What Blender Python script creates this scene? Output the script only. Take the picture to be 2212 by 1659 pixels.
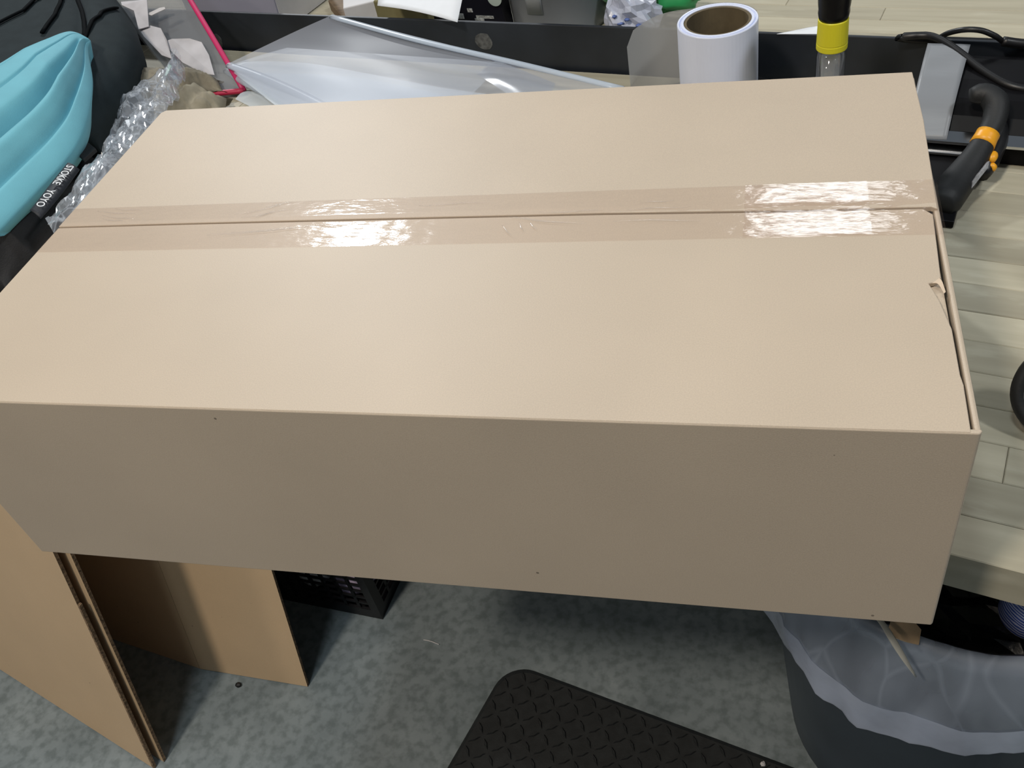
import bpy, bmesh, math, random
import numpy as np
from mathutils import Vector, Matrix, noise

for o in list(bpy.data.objects):
    bpy.data.objects.remove(o)
S = bpy.context.scene
COL = S.collection
random.seed(7)

# ------------------------------------------------------------------ camera, world, lamps, exposure
cam = bpy.data.cameras.new('camera')
cam.lens = 32.600
cam.sensor_width = 36
cam.clip_start = 0.02
camo = bpy.data.objects.new('camera', cam)
COL.objects.link(camo)
camo.matrix_world = Matrix.Translation((0.7214, -0.4307, 1.5732)) @ Matrix([[0.964109, -0.021036, 0.264674], [0.20205, 0.704848, -0.679974], [-0.172251, 0.709046, 0.683801]]).to_4x4()
S.camera = camo

S.view_settings.view_transform = 'Standard'
S.view_settings.look = 'None'
S.view_settings.gamma = 1
S.view_settings.use_curve_mapping = False
S.view_settings.exposure = 0.0

W = bpy.data.worlds.new('warehouse_air')
W.use_nodes = True
W.node_tree.nodes['Background'].inputs[0].default_value = (0.80, 0.90, 1.0, 1)
W.node_tree.nodes['Background'].inputs[1].default_value = 0.11
S.world = W


def lamp(name, loc, size, power, color, target=(0.4, 0.3, 0.9), size_y=None):
    l = bpy.data.lights.new(name, 'AREA')
    l.shape = 'RECTANGLE' if size_y else 'DISK'
    l.size = size
    if size_y:
        l.size_y = size_y
    l.energy = power
    l.color = color
    o = bpy.data.objects.new(name, l)
    COL.objects.link(o)
    o.location = loc
    o.rotation_euler = (Vector(target) - Vector(loc)).to_track_quat('-Z', 'Y').to_euler()
    return o


lamp('high_bay_or_fill_lamp', (-0.05, -0.55, 5.2), 0.55, 40, (0.88, 0.97, 1.0))
lamp('high_bay_or_fill_lamp', (-0.95, -2.05, 5.0), 0.55, 118, (1.0, 0.88, 0.74))
lamp('high_bay_or_fill_lamp', (-2.75, 5.7, 5.0), 0.44, 200, (0.95, 0.98, 1.0))
lamp('high_bay_or_fill_lamp', (1.12, 5.85, 5.0), 1.0, 24, (0.93, 0.97, 1.0), size_y=0.8)
lamp('high_bay_or_fill_lamp', (3.6, -0.5, 5.0), 0.55, 80, (0.95, 0.98, 1.0), target=(0.9, 0.3, 0.9))  # added fill light, brightens the bench to the right of the box
lamp('high_bay_or_fill_lamp', (-4.2, -2.6, 4.6), 0.6, 38, (1.0, 0.88, 0.74))  # added fill light from front left for the box front and carton


# ------------------------------------------------------------------ materials
class NT:
    def __init__(s, name):
        s.m = bpy.data.materials.new(name)
        s.m.use_nodes = True
        s.t = s.m.node_tree
        s.t.nodes.clear()
        s.out = s.t.nodes.new('ShaderNodeOutputMaterial')

    def n(s, kind, **kw):
        x = s.t.nodes.new('ShaderNode' + kind)
        for k, v in kw.items():
            if hasattr(x, k) and not isinstance(v, tuple) or k in ('operation', 'blend_type', 'data_type'):
                setattr(x, k, v)
            else:
                x.inputs[k].default_value = v
        return x

    def l(s, a, b):
        s.t.links.new(a, b)


def c4(c):
    return (c[0], c[1], c[2], 1.0)


def pmat(name, col, rough=0.5, metal=0.0, spec=0.5, var=0.0, vscale=8.0, bump=0.0, bscale=60.0, coat=0.0,
         alpha=1.0, stretch=(1, 1, 1), sheen=0.0, vary2=None, rnd=0.0, detail=4.0, trans=0.0):
    N = NT(name)
    p = N.n('BsdfPrincipled')
    p.inputs['Base Color'].default_value = c4(col)
    p.inputs['Roughness'].default_value = rough
    p.inputs['Metallic'].default_value = metal
    p.inputs['Specular IOR Level'].default_value = spec
    p.inputs['Coat Weight'].default_value = coat
    p.inputs['Coat Roughness'].default_value = 0.08
    p.inputs['Sheen Weight'].default_value = sheen
    p.inputs['Alpha'].default_value = alpha
    p.inputs['Transmission Weight'].default_value = trans
    tc = N.n('TexCoord')
    mp = N.n('Mapping')
    mp.inputs['Scale'].default_value = stretch
    N.l(tc.outputs['Object'], mp.inputs['Vector'])
    if var > 0:
        no = N.n('TexNoise')
        no.inputs['Scale'].default_value = vscale
        no.inputs['Detail'].default_value = detail
        N.l(mp.outputs[0], no.inputs['Vector'])
        r = N.n('ValToRGB')
        lo = vary2 if vary2 else tuple(max(0, x * (1 - var)) for x in col)
        hi = tuple(min(1, x * (1 + var)) for x in col) if not vary2 else col
        r.color_ramp.elements[0].position = 0.35
        r.color_ramp.elements[1].position = 0.65
        r.color_ramp.elements[0].color = c4(lo)
        r.color_ramp.elements[1].color = c4(hi)
        N.l(no.outputs['Fac'], r.inputs[0])
        src = r.outputs[0]
        if rnd > 0:
            oi = N.n('ObjectInfo')
            mr = N.n('MapRange')
            mr.inputs['To Min'].default_value = 1 - rnd
            mr.inputs['To Max'].default_value = 1 + rnd
            N.l(oi.outputs['Random'], mr.inputs[0])
            mx = N.n('Mix', data_type='RGBA', blend_type='MULTIPLY')
            mx.inputs[0].default_value = 1
            N.l(src, mx.inputs[6])
            N.l(mr.outputs[0], mx.inputs[7])
            src = mx.outputs[2]
        N.l(src, p.inputs['Base Color'])
    if bump > 0:
        nb = N.n('TexNoise')
        nb.inputs['Scale'].default_value = bscale
        nb.inputs['Detail'].default_value = 5
        N.l(mp.outputs[0], nb.inputs['Vector'])
        b = N.n('Bump')
        b.inputs['Strength'].default_value = bump
        b.inputs['Distance'].default_value = 0.002
        N.l(nb.outputs['Fac'], b.inputs['Height'])
        N.l(b.outputs[0], p.inputs['Normal'])
    N.l(p.outputs[0], N.out.inputs[0])
    return N.m


def cardboard(name, col, speck=True, flute=0.0):
    N = NT(name)
    p = N.n('BsdfPrincipled')
    p.inputs['Roughness'].default_value = 0.52
    p.inputs['Specular IOR Level'].default_value = 0.5
    tc = N.n('TexCoord')
    big = N.n('TexNoise')
    big.inputs['Scale'].default_value = 7
    big.inputs['Detail'].default_value = 6
    N.l(tc.outputs['Object'], big.inputs['Vector'])
    fib = N.n('TexNoise')
    fib.inputs['Scale'].default_value = 900
    fib.inputs['Detail'].default_value = 3
    N.l(tc.outputs['Object'], fib.inputs['Vector'])
    r1 = N.n('ValToRGB')
    r1.color_ramp.elements[0].position = 0.3
    r1.color_ramp.elements[1].position = 0.7
    r1.color_ramp.elements[0].color = c4([x * 0.965 for x in col])
    r1.color_ramp.elements[1].color = c4([x * 1.035 for x in col])
    N.l(big.outputs['Fac'], r1.inputs[0])
    r2 = N.n('ValToRGB')
    r2.color_ramp.elements[0].position = 0.34
    r2.color_ramp.elements[1].position = 0.68
    r2.color_ramp.elements[0].color = (0.94, 0.94, 0.945, 1)
    r2.color_ramp.elements[1].color = (1.04, 1.035, 1.025, 1)
    N.l(fib.outputs['Fac'], r2.inputs[0])
    mx = N.n('Mix', data_type='RGBA', blend_type='MULTIPLY')
    mx.inputs[0].default_value = 1
    N.l(r1.outputs[0], mx.inputs[6])
    N.l(r2.outputs[0], mx.inputs[7])
    last = mx.outputs[2]
    if speck:
        vo = N.n('TexVoronoi')
        vo.inputs['Scale'].default_value = 26
        N.l(tc.outputs['Object'], vo.inputs['Vector'])
        lt = N.n('Math', operation='LESS_THAN')
        lt.inputs[1].default_value = 0.035
        N.l(vo.outputs['Distance'], lt.inputs[0])
        sp = N.n('SeparateColor')
        N.l(vo.outputs['Color'], sp.inputs[0])
        g = N.n('Math', operation='GREATER_THAN')
        g.inputs[1].default_value = 0.72
        N.l(sp.outputs[0], g.inputs[0])
        mu = N.n('Math', operation='MULTIPLY')
        N.l(lt.outputs[0], mu.inputs[0])
        N.l(g.outputs[0], mu.inputs[1])
        mm = N.n('Math', operation='MULTIPLY')
        mm.inputs[1].default_value = 0.75
        N.l(mu.outputs[0], mm.inputs[0])
        m2 = N.n('Mix', data_type='RGBA')
        m2.inputs[7].default_value = (0.10, 0.075, 0.055, 1)
        N.l(mm.outputs[0], m2.inputs[0])
        N.l(last, m2.inputs[6])
        last = m2.outputs[2]
    N.l(last, p.inputs['Base Color'])
    b = N.n('Bump')
    b.inputs['Strength'].default_value = 0.12
    b.inputs['Distance'].default_value = 0.0006
    N.l(fib.outputs['Fac'], b.inputs['Height'])
    N.l(b.outputs[0], p.inputs['Normal'])
    N.l(p.outputs[0], N.out.inputs[0])
    return N.m


def film(name, col, alpha, rough=0.12, spec=0.5, bump=0.0, bscale=40, tint=(1, 1, 1), gloss=None, var=0.0, vscale=12, stretch=(1, 1, 1), crease=0.0, cscale=9):
    """thin plastic: part clear, part milky, with a gloss on top"""
    N = NT(name)
    tr = N.n('BsdfTransparent')
    tr.inputs[0].default_value = c4(tint)
    df = N.n('BsdfDiffuse')
    df.inputs[0].default_value = c4(col)
    tl = N.n('BsdfTranslucent')
    tl.inputs[0].default_value = c4(col)
    md = N.n('MixShader')
    md.inputs[0].default_value = 0.25
    N.l(df.outputs[0], md.inputs[1])
    N.l(tl.outputs[0], md.inputs[2])
    m1 = N.n('MixShader')
    m1.inputs[0].default_value = alpha
    N.l(tr.outputs[0], m1.inputs[1])
    N.l(md.outputs[0], m1.inputs[2])
    gl = N.n('BsdfGlossy')
    gl.inputs['Roughness'].default_value = rough
    fr = N.n('Fresnel')
    fr.inputs[0].default_value = 1.45
    ms = N.n('Math', operation='MULTIPLY')
    ms.inputs[1].default_value = gloss if gloss is not None else 1.0
    N.l(fr.outputs[0], ms.inputs[0])
    geo = N.n('NewGeometry')
    fb_ = N.n('Math', operation='SUBTRACT')
    fb_.inputs[0].default_value = 1.0
    N.l(geo.outputs['Backfacing'], fb_.inputs[1])
    mf = N.n('Math', operation='MULTIPLY')
    N.l(ms.outputs[0], mf.inputs[0])
    N.l(fb_.outputs[0], mf.inputs[1])
    m2 = N.n('MixShader')
    N.l(mf.outputs[0], m2.inputs[0])
    N.l(m1.outputs[0], m2.inputs[1])
    N.l(gl.outputs[0], m2.inputs[2])
    tc = N.n('TexCoord')
    mp = N.n('Mapping')
    mp.inputs['Scale'].default_value = stretch
    N.l(tc.outputs['Object'], mp.inputs['Vector'])
    if var > 0:
        no = N.n('TexNoise')
        no.inputs['Scale'].default_value = vscale
        no.inputs['Detail'].default_value = 3
        N.l(mp.outputs[0], no.inputs['Vector'])
        mr = N.n('MapRange')
        mr.inputs['From Min'].default_value = 0.3
        mr.inputs['From Max'].default_value = 0.7
        mr.inputs['To Min'].default_value = max(0, alpha - var)
        mr.inputs['To Max'].default_value = min(1, alpha + var)
        N.l(no.outputs['Fac'], mr.inputs[0])
        N.l(mr.outputs[0], m1.inputs[0])
    if crease > 0:   # film whitens along crease lines, painted in for wrinkle highlights
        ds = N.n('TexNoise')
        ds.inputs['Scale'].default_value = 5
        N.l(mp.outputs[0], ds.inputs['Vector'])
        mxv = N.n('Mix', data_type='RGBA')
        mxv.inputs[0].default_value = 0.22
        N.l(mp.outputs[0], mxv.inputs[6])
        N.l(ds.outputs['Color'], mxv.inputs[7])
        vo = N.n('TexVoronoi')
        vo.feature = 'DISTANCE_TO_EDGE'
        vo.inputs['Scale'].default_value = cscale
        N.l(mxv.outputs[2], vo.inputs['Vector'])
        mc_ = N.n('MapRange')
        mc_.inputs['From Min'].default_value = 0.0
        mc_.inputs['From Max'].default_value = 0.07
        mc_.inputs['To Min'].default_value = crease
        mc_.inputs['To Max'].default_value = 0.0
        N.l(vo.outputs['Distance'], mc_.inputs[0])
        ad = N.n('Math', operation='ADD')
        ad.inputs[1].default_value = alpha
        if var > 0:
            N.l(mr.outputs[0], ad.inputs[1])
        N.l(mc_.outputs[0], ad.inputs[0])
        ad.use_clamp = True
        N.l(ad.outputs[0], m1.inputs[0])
    if bump > 0:
        nb = N.n('TexNoise')
        nb.inputs['Scale'].default_value = bscale
        nb.inputs['Detail'].default_value = 3
        N.l(mp.outputs[0], nb.inputs['Vector'])
        b = N.n('Bump')
        b.inputs['Strength'].default_value = bump
        b.inputs['Distance'].default_value = 0.003
        N.l(nb.outputs['Fac'], b.inputs['Height'])
        N.l(b.outputs[0], gl.inputs['Normal'])
        N.l(b.outputs[0], fr.inputs['Normal'])
    N.l(m2.outputs[0], N.out.inputs[0])
    return N.m


KRAFT = cardboard('kraft_cardboard', (0.50, 0.415, 0.320))
KRAFT2 = cardboard('tan_cardboard', (0.56, 0.41, 0.255))
FLUTE = pmat('corrugated_board_edge', (0.20, 0.13, 0.075), 0.9, var=0.5, vscale=220, bump=0.6, bscale=300)
TAPE = film('clear_packing_tape', (0.60, 0.50, 0.44), 0.05, rough=0.085, tint=(0.99, 0.968, 0.955), bump=0.16, bscale=90, gloss=1.0, stretch=(0.55, 1.6, 1))
STEEL_BLACK = pmat('black_painted_steel', (0.016, 0.020, 0.027), 0.45, var=0.25, vscale=9, bump=0.05, bscale=200)
BLACK_PLASTIC = pmat('black_plastic', (0.006, 0.006, 0.007), 0.42, bump=0.05, bscale=300)
BLACK_GLOSS = pmat('glossy_black_plastic', (0.004, 0.004, 0.005), 0.30, spec=0.25)
BLACK_BODY = pmat('satin_black_housing', (0.004, 0.004, 0.005), 0.45, spec=0.12)
BLACK_MATT = pmat('matt_black_rubber', (0.008, 0.009, 0.010), 0.6, bump=0.1, bscale=400)
CHROME = pmat('polished_metal', (0.75, 0.77, 0.80), 0.15, metal=1.0)
ORANGE = pmat('orange_yellow_plastic', (0.80, 0.36, 0.015), 0.4)
YELLOW = pmat('bright_yellow_plastic', (0.68, 0.62, 0.02), 0.42)
WHITE_PAPER = pmat('white_paper', (0.80, 0.84, 0.90), 0.6, var=0.02, vscale=30)
OFFWHITE = pmat('off_white_card', (0.56, 0.55, 0.56), 0.6, var=0.05, vscale=20)
GREY_CARD = pmat('pale_grey_plastic', (0.42, 0.42, 0.50), 0.45, var=0.06, vscale=8)
WOOD = None


def wood_mat():
    N = NT('worn_butcher_block')
    p = N.n('BsdfPrincipled')
    p.inputs['Roughness'].default_value = 0.55
    p.inputs['Specular IOR Level'].default_value = 0.3
    tc = N.n('TexCoord')
    oi = N.n('ObjectInfo')
    add = N.n('VectorMath', operation='ADD')
    ms = N.n('VectorMath', operation='SCALE')
    cb = N.n('CombineXYZ')
    N.l(oi.outputs['Random'], cb.inputs[0])
    N.l(oi.outputs['Random'], cb.inputs[1])
    N.l(cb.outputs[0], ms.inputs[0])
    ms.inputs['Scale'].default_value = 37
    N.l(tc.outputs['Object'], add.inputs[0])
    N.l(ms.outputs[0], add.inputs[1])
    mp = N.n('Mapping')
    mp.inputs['Scale'].default_value = (3.0, 45, 45)
    N.l(add.outputs[0], mp.inputs['Vector'])
    no = N.n('TexNoise')
    no.inputs['Scale'].default_value = 1.6
    no.inputs['Detail'].default_value = 6
    N.l(mp.outputs[0], no.inputs['Vector'])
    r = N.n('ValToRGB')
    r.color_ramp.elements[0].position = 0.3
    r.color_ramp.elements[1].position = 0.7
    r.color_ramp.elements[0].color = (0.395, 0.362, 0.270, 1)
    r.color_ramp.elements[1].color = (0.480, 0.445, 0.340, 1)
    N.l(no.outputs['Fac'], r.inputs[0])
    mr = N.n('MapRange')
    mr.inputs['To Min'].default_value = 0.74
    mr.inputs['To Max'].default_value = 1.08
    N.l(oi.outputs['Random'], mr.inputs[0])
    mx = N.n('Mix', data_type='RGBA', blend_type='MULTIPLY')
    mx.inputs[0].default_value = 1
    N.l(r.outputs[0], mx.inputs[6])
    N.l(mr.outputs[0], mx.inputs[7])
    # scuffs
    sc = N.n('TexNoise')
    sc.inputs['Scale'].default_value = 26
    sc.inputs['Detail'].default_value = 5
    m3 = N.n('Mapping')
    m3.inputs['Scale'].default_value = (0.5, 1.6, 1)
    N.l(add.outputs[0], m3.inputs['Vector'])
    N.l(m3.outputs[0], sc.inputs['Vector'])
    r3 = N.n('ValToRGB')
    r3.color_ramp.elements[0].position = 0.56
    r3.color_ramp.elements[1].position = 0.80
    r3.color_ramp.elements[0].color = (0, 0, 0, 1)
    r3.color_ramp.elements[1].color = (0.55, 0.55, 0.55, 1)
    N.l(sc.outputs['Fac'], r3.inputs[0])
    m4 = N.n('Mix', data_type='RGBA')
    m4.inputs[7].default_value = (0.58, 0.56, 0.45, 1)
    N.l(r3.outputs[0], m4.inputs[0])
    N.l(mx.outputs[2], m4.inputs[6])
    N.l(m4.outputs[2], p.inputs['Base Color'])
    b = N.n('Bump')
    b.inputs['Strength'].default_value = 0.15
    b.inputs['Distance'].default_value = 0.001
    N.l(no.outputs['Fac'], b.inputs['Height'])
    N.l(b.outputs[0], p.inputs['Normal'])
    N.l(p.outputs[0], N.out.inputs[0])
    return N.m


WOOD = wood_mat()


def concrete_mat():
    N = NT('sealed_concrete')
    p = N.n('BsdfPrincipled')
    p.inputs['Roughness'].default_value = 0.55
    p.inputs['Specular IOR Level'].default_value = 0.35
    tc = N.n('TexCoord')
    a = N.n('TexNoise')
    a.inputs['Scale'].default_value = 5
    a.inputs['Detail'].default_value = 8
    a.inputs['Roughness'].default_value = 0.65
    N.l(tc.outputs['Object'], a.inputs['Vector'])
    b = N.n('TexNoise')
    b.inputs['Scale'].default_value = 55
    b.inputs['Detail'].default_value = 5
    N.l(tc.outputs['Object'], b.inputs['Vector'])
    r = N.n('ValToRGB')
    r.color_ramp.elements[0].position = 0.36
    r.color_ramp.elements[1].position = 0.66
    r.color_ramp.elements[0].color = (0.158, 0.190, 0.203, 1)
    r.color_ramp.elements[1].color = (0.245, 0.285, 0.302, 1)
    N.l(a.outputs['Fac'], r.inputs[0])
    r2 = N.n('ValToRGB')
    r2.color_ramp.elements[0].position = 0.36
    r2.color_ramp.elements[1].position = 0.56
    r2.color_ramp.elements[0].color = (0.74, 0.76, 0.75, 1)
    r2.color_ramp.elements[1].color = (1.06, 1.06, 1.06, 1)
    N.l(b.outputs['Fac'], r2.inputs[0])
    mx = N.n('Mix', data_type='RGBA', blend_type='MULTIPLY')
    mx.inputs[0].default_value = 1
    N.l(r.outputs[0], mx.inputs[6])
    N.l(r2.outputs[0], mx.inputs[7])
    N.l(mx.outputs[2], p.inputs['Base Color'])
    bu = N.n('Bump')
    bu.inputs['Strength'].default_value = 0.1
    bu.inputs['Distance'].default_value = 0.001
    N.l(b.outputs['Fac'], bu.inputs['Height'])
    N.l(bu.outputs[0], p.inputs['Normal'])
    N.l(p.outputs[0], N.out.inputs[0])
    return N.m


CONCRETE = concrete_mat()


# ------------------------------------------------------------------ mesh helpers
def wm(o):
    m = o.matrix_basis.copy()
    while o.parent:
        o = o.parent
        m = o.matrix_basis @ m
    return m


def tag(o, label=None, cat=None, group=None, kind=None):
    if label:
        o['label'] = label
    if cat:
        o['category'] = cat
    if group:
        o['group'] = group
    if kind:
        o['kind'] = kind
    return o


def thing(name, loc, label, cat, group=None, rz=0.0):
    o = bpy.data.objects.new(name, None)
    o.empty_display_size = 0.05
    COL.objects.link(o)
    o.location = loc
    o.rotation_euler = (0, 0, rz)
    return tag(o, label, cat, group)


class MB:
    def __init__(s):
        s.v, s.f, s.mi = [], [], []

    def add(s, vs, fs, mi=0):
        k = len(s.v)
        s.v += [tuple(x) for x in vs]
        s.f += [tuple(i + k for i in f) for f in fs]
        s.mi += [mi] * len(fs)
        return s

    def box(s, x0, x1, y0, y1, z0, z1, mi=0, M=None):
        vs = [Vector(p) for p in ((x0, y0, z0), (x1, y0, z0), (x1, y1, z0), (x0, y1, z0), (x0, y0, z1), (x1, y0, z1), (x1, y1, z1), (x0, y1, z1))]
        if M:
            vs = [M @ p for p in vs]
        return s.add(vs, [(0, 3, 2, 1), (4, 5, 6, 7), (0, 1, 5, 4), (1, 2, 6, 5), (2, 3, 7, 6), (3, 0, 4, 7)], mi)

    def prism(s, poly, up, mi=0, mi_side=None):
        """poly: list of 3D points (counter-clockwise seen against up); up: vector"""
        n = len(poly)
        up = Vector(up)
        vs = [Vector(p) for p in poly] + [Vector(p) + up for p in poly]
        s.add(vs, [tuple(reversed(range(n))), tuple(range(n, 2 * n))], mi)
        k = len(s.v) - 2 * n
        for i in range(n):
            j = (i + 1) % n
            s.f.append((k + i, k + j, k + n + j, k + n + i))
            s.mi.append(mi if mi_side is None else mi_side)
        return s

    def grid(s, g, mi=0, closed=False):
        a, b = len(g), len(g[0])
        vs = [p for row in g for p in row]
        fs = []
        for i in range(a - 1):
            for j in range(b - 1 if not closed else b):
                j2 = (j + 1) % b
                fs.append((i * b + j, i * b + j2, (i + 1) * b + j2, (i + 1) * b + j))
        return s.add(vs, fs, mi)

    def lathe(s, prof, c=(0, 0, 0), n=32, mi=0, M=None, caps=True):
        g = []
        for r, z in prof:
            row = []
            for k in range(n):
                a = 2 * math.pi * k / n
                p = Vector((r * math.cos(a), r * math.sin(a), z))
                if M:
                    p = M @ p
                row.append(p + Vector(c))
            g.append(row)
        s.grid(g, mi, closed=True)
        if caps:
            k = len(s.v) - n * len(prof)
            s.f.append(tuple(reversed(range(k, k + n))))
            s.mi.append(mi)
            s.f.append(tuple(range(len(s.v) - n, len(s.v))))
            s.mi.append(mi)
        return s

    def tube(s, pts, r, n=10, mi=0, flat=1.0, upv=(0, 0, 1)):
        pts = [Vector(p) for p in pts]
        g = []
        for i, p in enumerate(pts):
            t = (pts[min(i + 1, len(pts) - 1)] - pts[max(i - 1, 0)]).normalized()
            u = Vector(upv)
            side = t.cross(u)
            if side.length < 1e-4:
                side = t.cross(Vector((1, 0, 0)))
            side.normalize()
            u2 = side.cross(t).normalized()
            rr = r[i] if isinstance(r, (list, tuple)) else r
            g.append([p + side * (rr * math.cos(2 * math.pi * k / n)) + u2 * (rr * flat * math.sin(2 * math.pi * k / n)) for k in range(n)])
        s.grid(g, mi, closed=True)
        k = len(s.v) - n * len(pts)
        s.f.append(tuple(reversed(range(k, k + n))))
        s.mi.append(mi)
        s.f.append(tuple(range(len(s.v) - n, len(s.v))))
        s.mi.append(mi)
        return s

    def build(s, name, mats, parent=None, smooth=False, bevel=0.0, bseg=2, solid=0.0, sub=0, world=True, offset=-1.0):
        if not isinstance(mats, (list, tuple)):
            mats = [mats]
        vs = [Vector(p) for p in s.v]
        if world and parent is not None:
            inv = wm(parent).inverted()
            vs = [inv @ p for p in vs]
        me = bpy.data.meshes.new(name)
        me.from_pydata([tuple(p) for p in vs], [], s.f)
        for m in mats:
            me.materials.append(m)
        me.polygons.foreach_set('material_index', s.mi)
        if smooth:
            me.polygons.foreach_set('use_smooth', [True] * len(s.f))
        me.update()
        bm = bmesh.new()
        bm.from_mesh(me)
        bmesh.ops.recalc_face_normals(bm, faces=bm.faces)
        bm.to_mesh(me)
        bm.free()
        o = bpy.data.objects.new(name, me)
        COL.objects.link(o)
        if parent is not None:
            o.parent = parent
        if solid:
            md = o.modifiers.new('thickness', 'SOLIDIFY')
            md.thickness = solid
            md.offset = offset
        if bevel:
            md = o.modifiers.new('bevel', 'BEVEL')
            md.width = bevel
            md.segments = bseg
            md.limit_method = 'ANGLE'
            md.angle_limit = math.radians(40)
        if sub:
            md = o.modifiers.new('smooth', 'SUBSURF')
            md.levels = sub
            md.render_levels = sub
        return o


def spline(pts, n):
    """Catmull-Rom through pts, n samples, by chord length"""
    P = np.array(pts, float)
    if len(P) == 2:
        return [Vector(P[0] + (P[1] - P[0]) * i / (n - 1)) for i in range(n)]
    d = np.r_[0, np.cumsum(np.linalg.norm(np.diff(P, axis=0), axis=1) ** 0.5 + 1e-9)]
    d /= d[-1]
    E = np.vstack([2 * P[0] - P[1], P, 2 * P[-1] - P[-2]])
    out = []
    for t in np.linspace(0, 1, n):
        i = min(int(np.searchsorted(d, t, side='right')) - 1, len(P) - 2)
        u = (t - d[i]) / (d[i + 1] - d[i])
        a, b, c, e = E[i], E[i + 1], E[i + 2], E[i + 3]
        out.append(Vector(0.5 * ((2 * b) + (-a + c) * u + (2 * a - 5 * b + 4 * c - e) * u * u + (-a + 3 * b - 3 * c + e) * u ** 3)))
    return out


def loft(A, B, nt, nv, zf=None, skirt=None, disp=None, tuck=0.0):
    """surface between the rails A and B; zf(t, v) lifts it; skirt = height its border drops to"""
    a, b = spline(A, nt), spline(B, nt)
    g = []
    for i in range(nt):
        t = i / (nt - 1)
        row = []
        for j in range(nv):
            v = j / (nv - 1)
            p = a[i].lerp(b[i], v)
            if zf:
                p = p + Vector((0, 0, zf(t, v)))
            if disp:
                p = p + disp(p, t, v)
            row.append(p)
        g.append(row)
    if skirt is not None:
        c = Vector((0, 0, 0))
        for row in g:
            for p in row:
                c += p
        c /= nt * nv

        def down(p, k):
            q = p.copy()
            q.z = p.z + (skirt - p.z) * k
            if k > 0:
                d = (p - c)
                d.z = 0
                q += d.normalized() * (0.012 * math.sin(k * math.pi) - tuck * k)
            return q
        g = [[down(r[0], 1), down(r[0], 0.45)] + r + [down(r[-1], 0.45), down(r[-1], 1)] for r in g]
        g = [[down(p, 1) for p in g[0]], [down(p, 0.45) for p in g[0]]] + g + [[down(p, 0.45) for p in g[-1]], [down(p, 1) for p in g[-1]]]
    return g


def nz(p, s, seed=0.0):
    return noise.noise(Vector(p) * s + Vector((seed, seed * 1.7, -seed)))


def blob(c, r, seed, amp=0.25, fr=1.4, n=14, m=20, flat_bottom=None, M=None):
    """a lumpy closed body"""
    g = []
    for i in range(n + 1):
        th = math.pi * i / n
        row = []
        for k in range(m):
            ph = 2 * math.pi * k / m
            d = Vector((math.sin(th) * math.cos(ph), math.sin(th) * math.sin(ph), math.cos(th)))
            f = 1 + amp * nz(d, fr, seed) + amp * 0.5 * nz(d, fr * 2.7, seed + 5)
            p = Vector((d.x * r[0] * f, d.y * r[1] * f, d.z * r[2] * f))
            if M:
                p = M @ p
            p += Vector(c)
            if flat_bottom is not None and p.z < flat_bottom:
                p.z = flat_bottom
            row.append(p)
        g.append(row)
    return g


ZT = 0.88          # bench height
BH = 0.2256           # height of the taped box
ZB = ZT + BH
RZ = math.atan2(-0.2564, 0.9666)
E0 = Vector((0.871, 0.07, 0))


def bench_pt(s, d, z):
    return Vector((E0.x + s * 0.9666 + d * 0.2564, E0.y - s * 0.2564 + d * 0.9666, z))


BM = Matrix.Translation(E0) @ Matrix.Rotation(RZ, 4, 'Z')

# ------------------------------------------------------------------ floor
f = MB().grid([[(x, y, 0) for x in (-6, -2, 2, 6)] for y in (-5, -1, 3, 8)])
fl = f.build('floor', CONCRETE)
tag(fl, 'grey sealed concrete floor with worn mottling', None, kind='structure')


# ------------------------------------------------------------------ workbenches
STAVES = {}


def stave_mesh(L, w, h):
    key = (round(L, 3), round(w, 4))
    if key in STAVES:
        return STAVES[key]
    c = 0.0009
    me = bpy.data.meshes.new('stave')
    x, y = L / 2 - 0.0002, w / 2 - 0.0002
    v = []
    for (ix, iy, z) in ((0, 0, 0), (0, 0, h - c), (c, c, h)):
        X, Y = x - ix, y - iy
        v += [(-X, -Y, z), (X, -Y, z), (X, Y, z), (-X, Y, z)]
    fcs = [(3, 2, 1, 0), (8, 9, 10, 11)]
    for k in (0, 4):
        for i in range(4):
            j = (i + 1) % 4
            fcs.append((k + i, k + j, k + 4 + j, k + 4 + i))
    me.from_pydata(v, [], fcs)
    me.materials.append(WOOD)
    STAVES[key] = me
    return me


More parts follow.
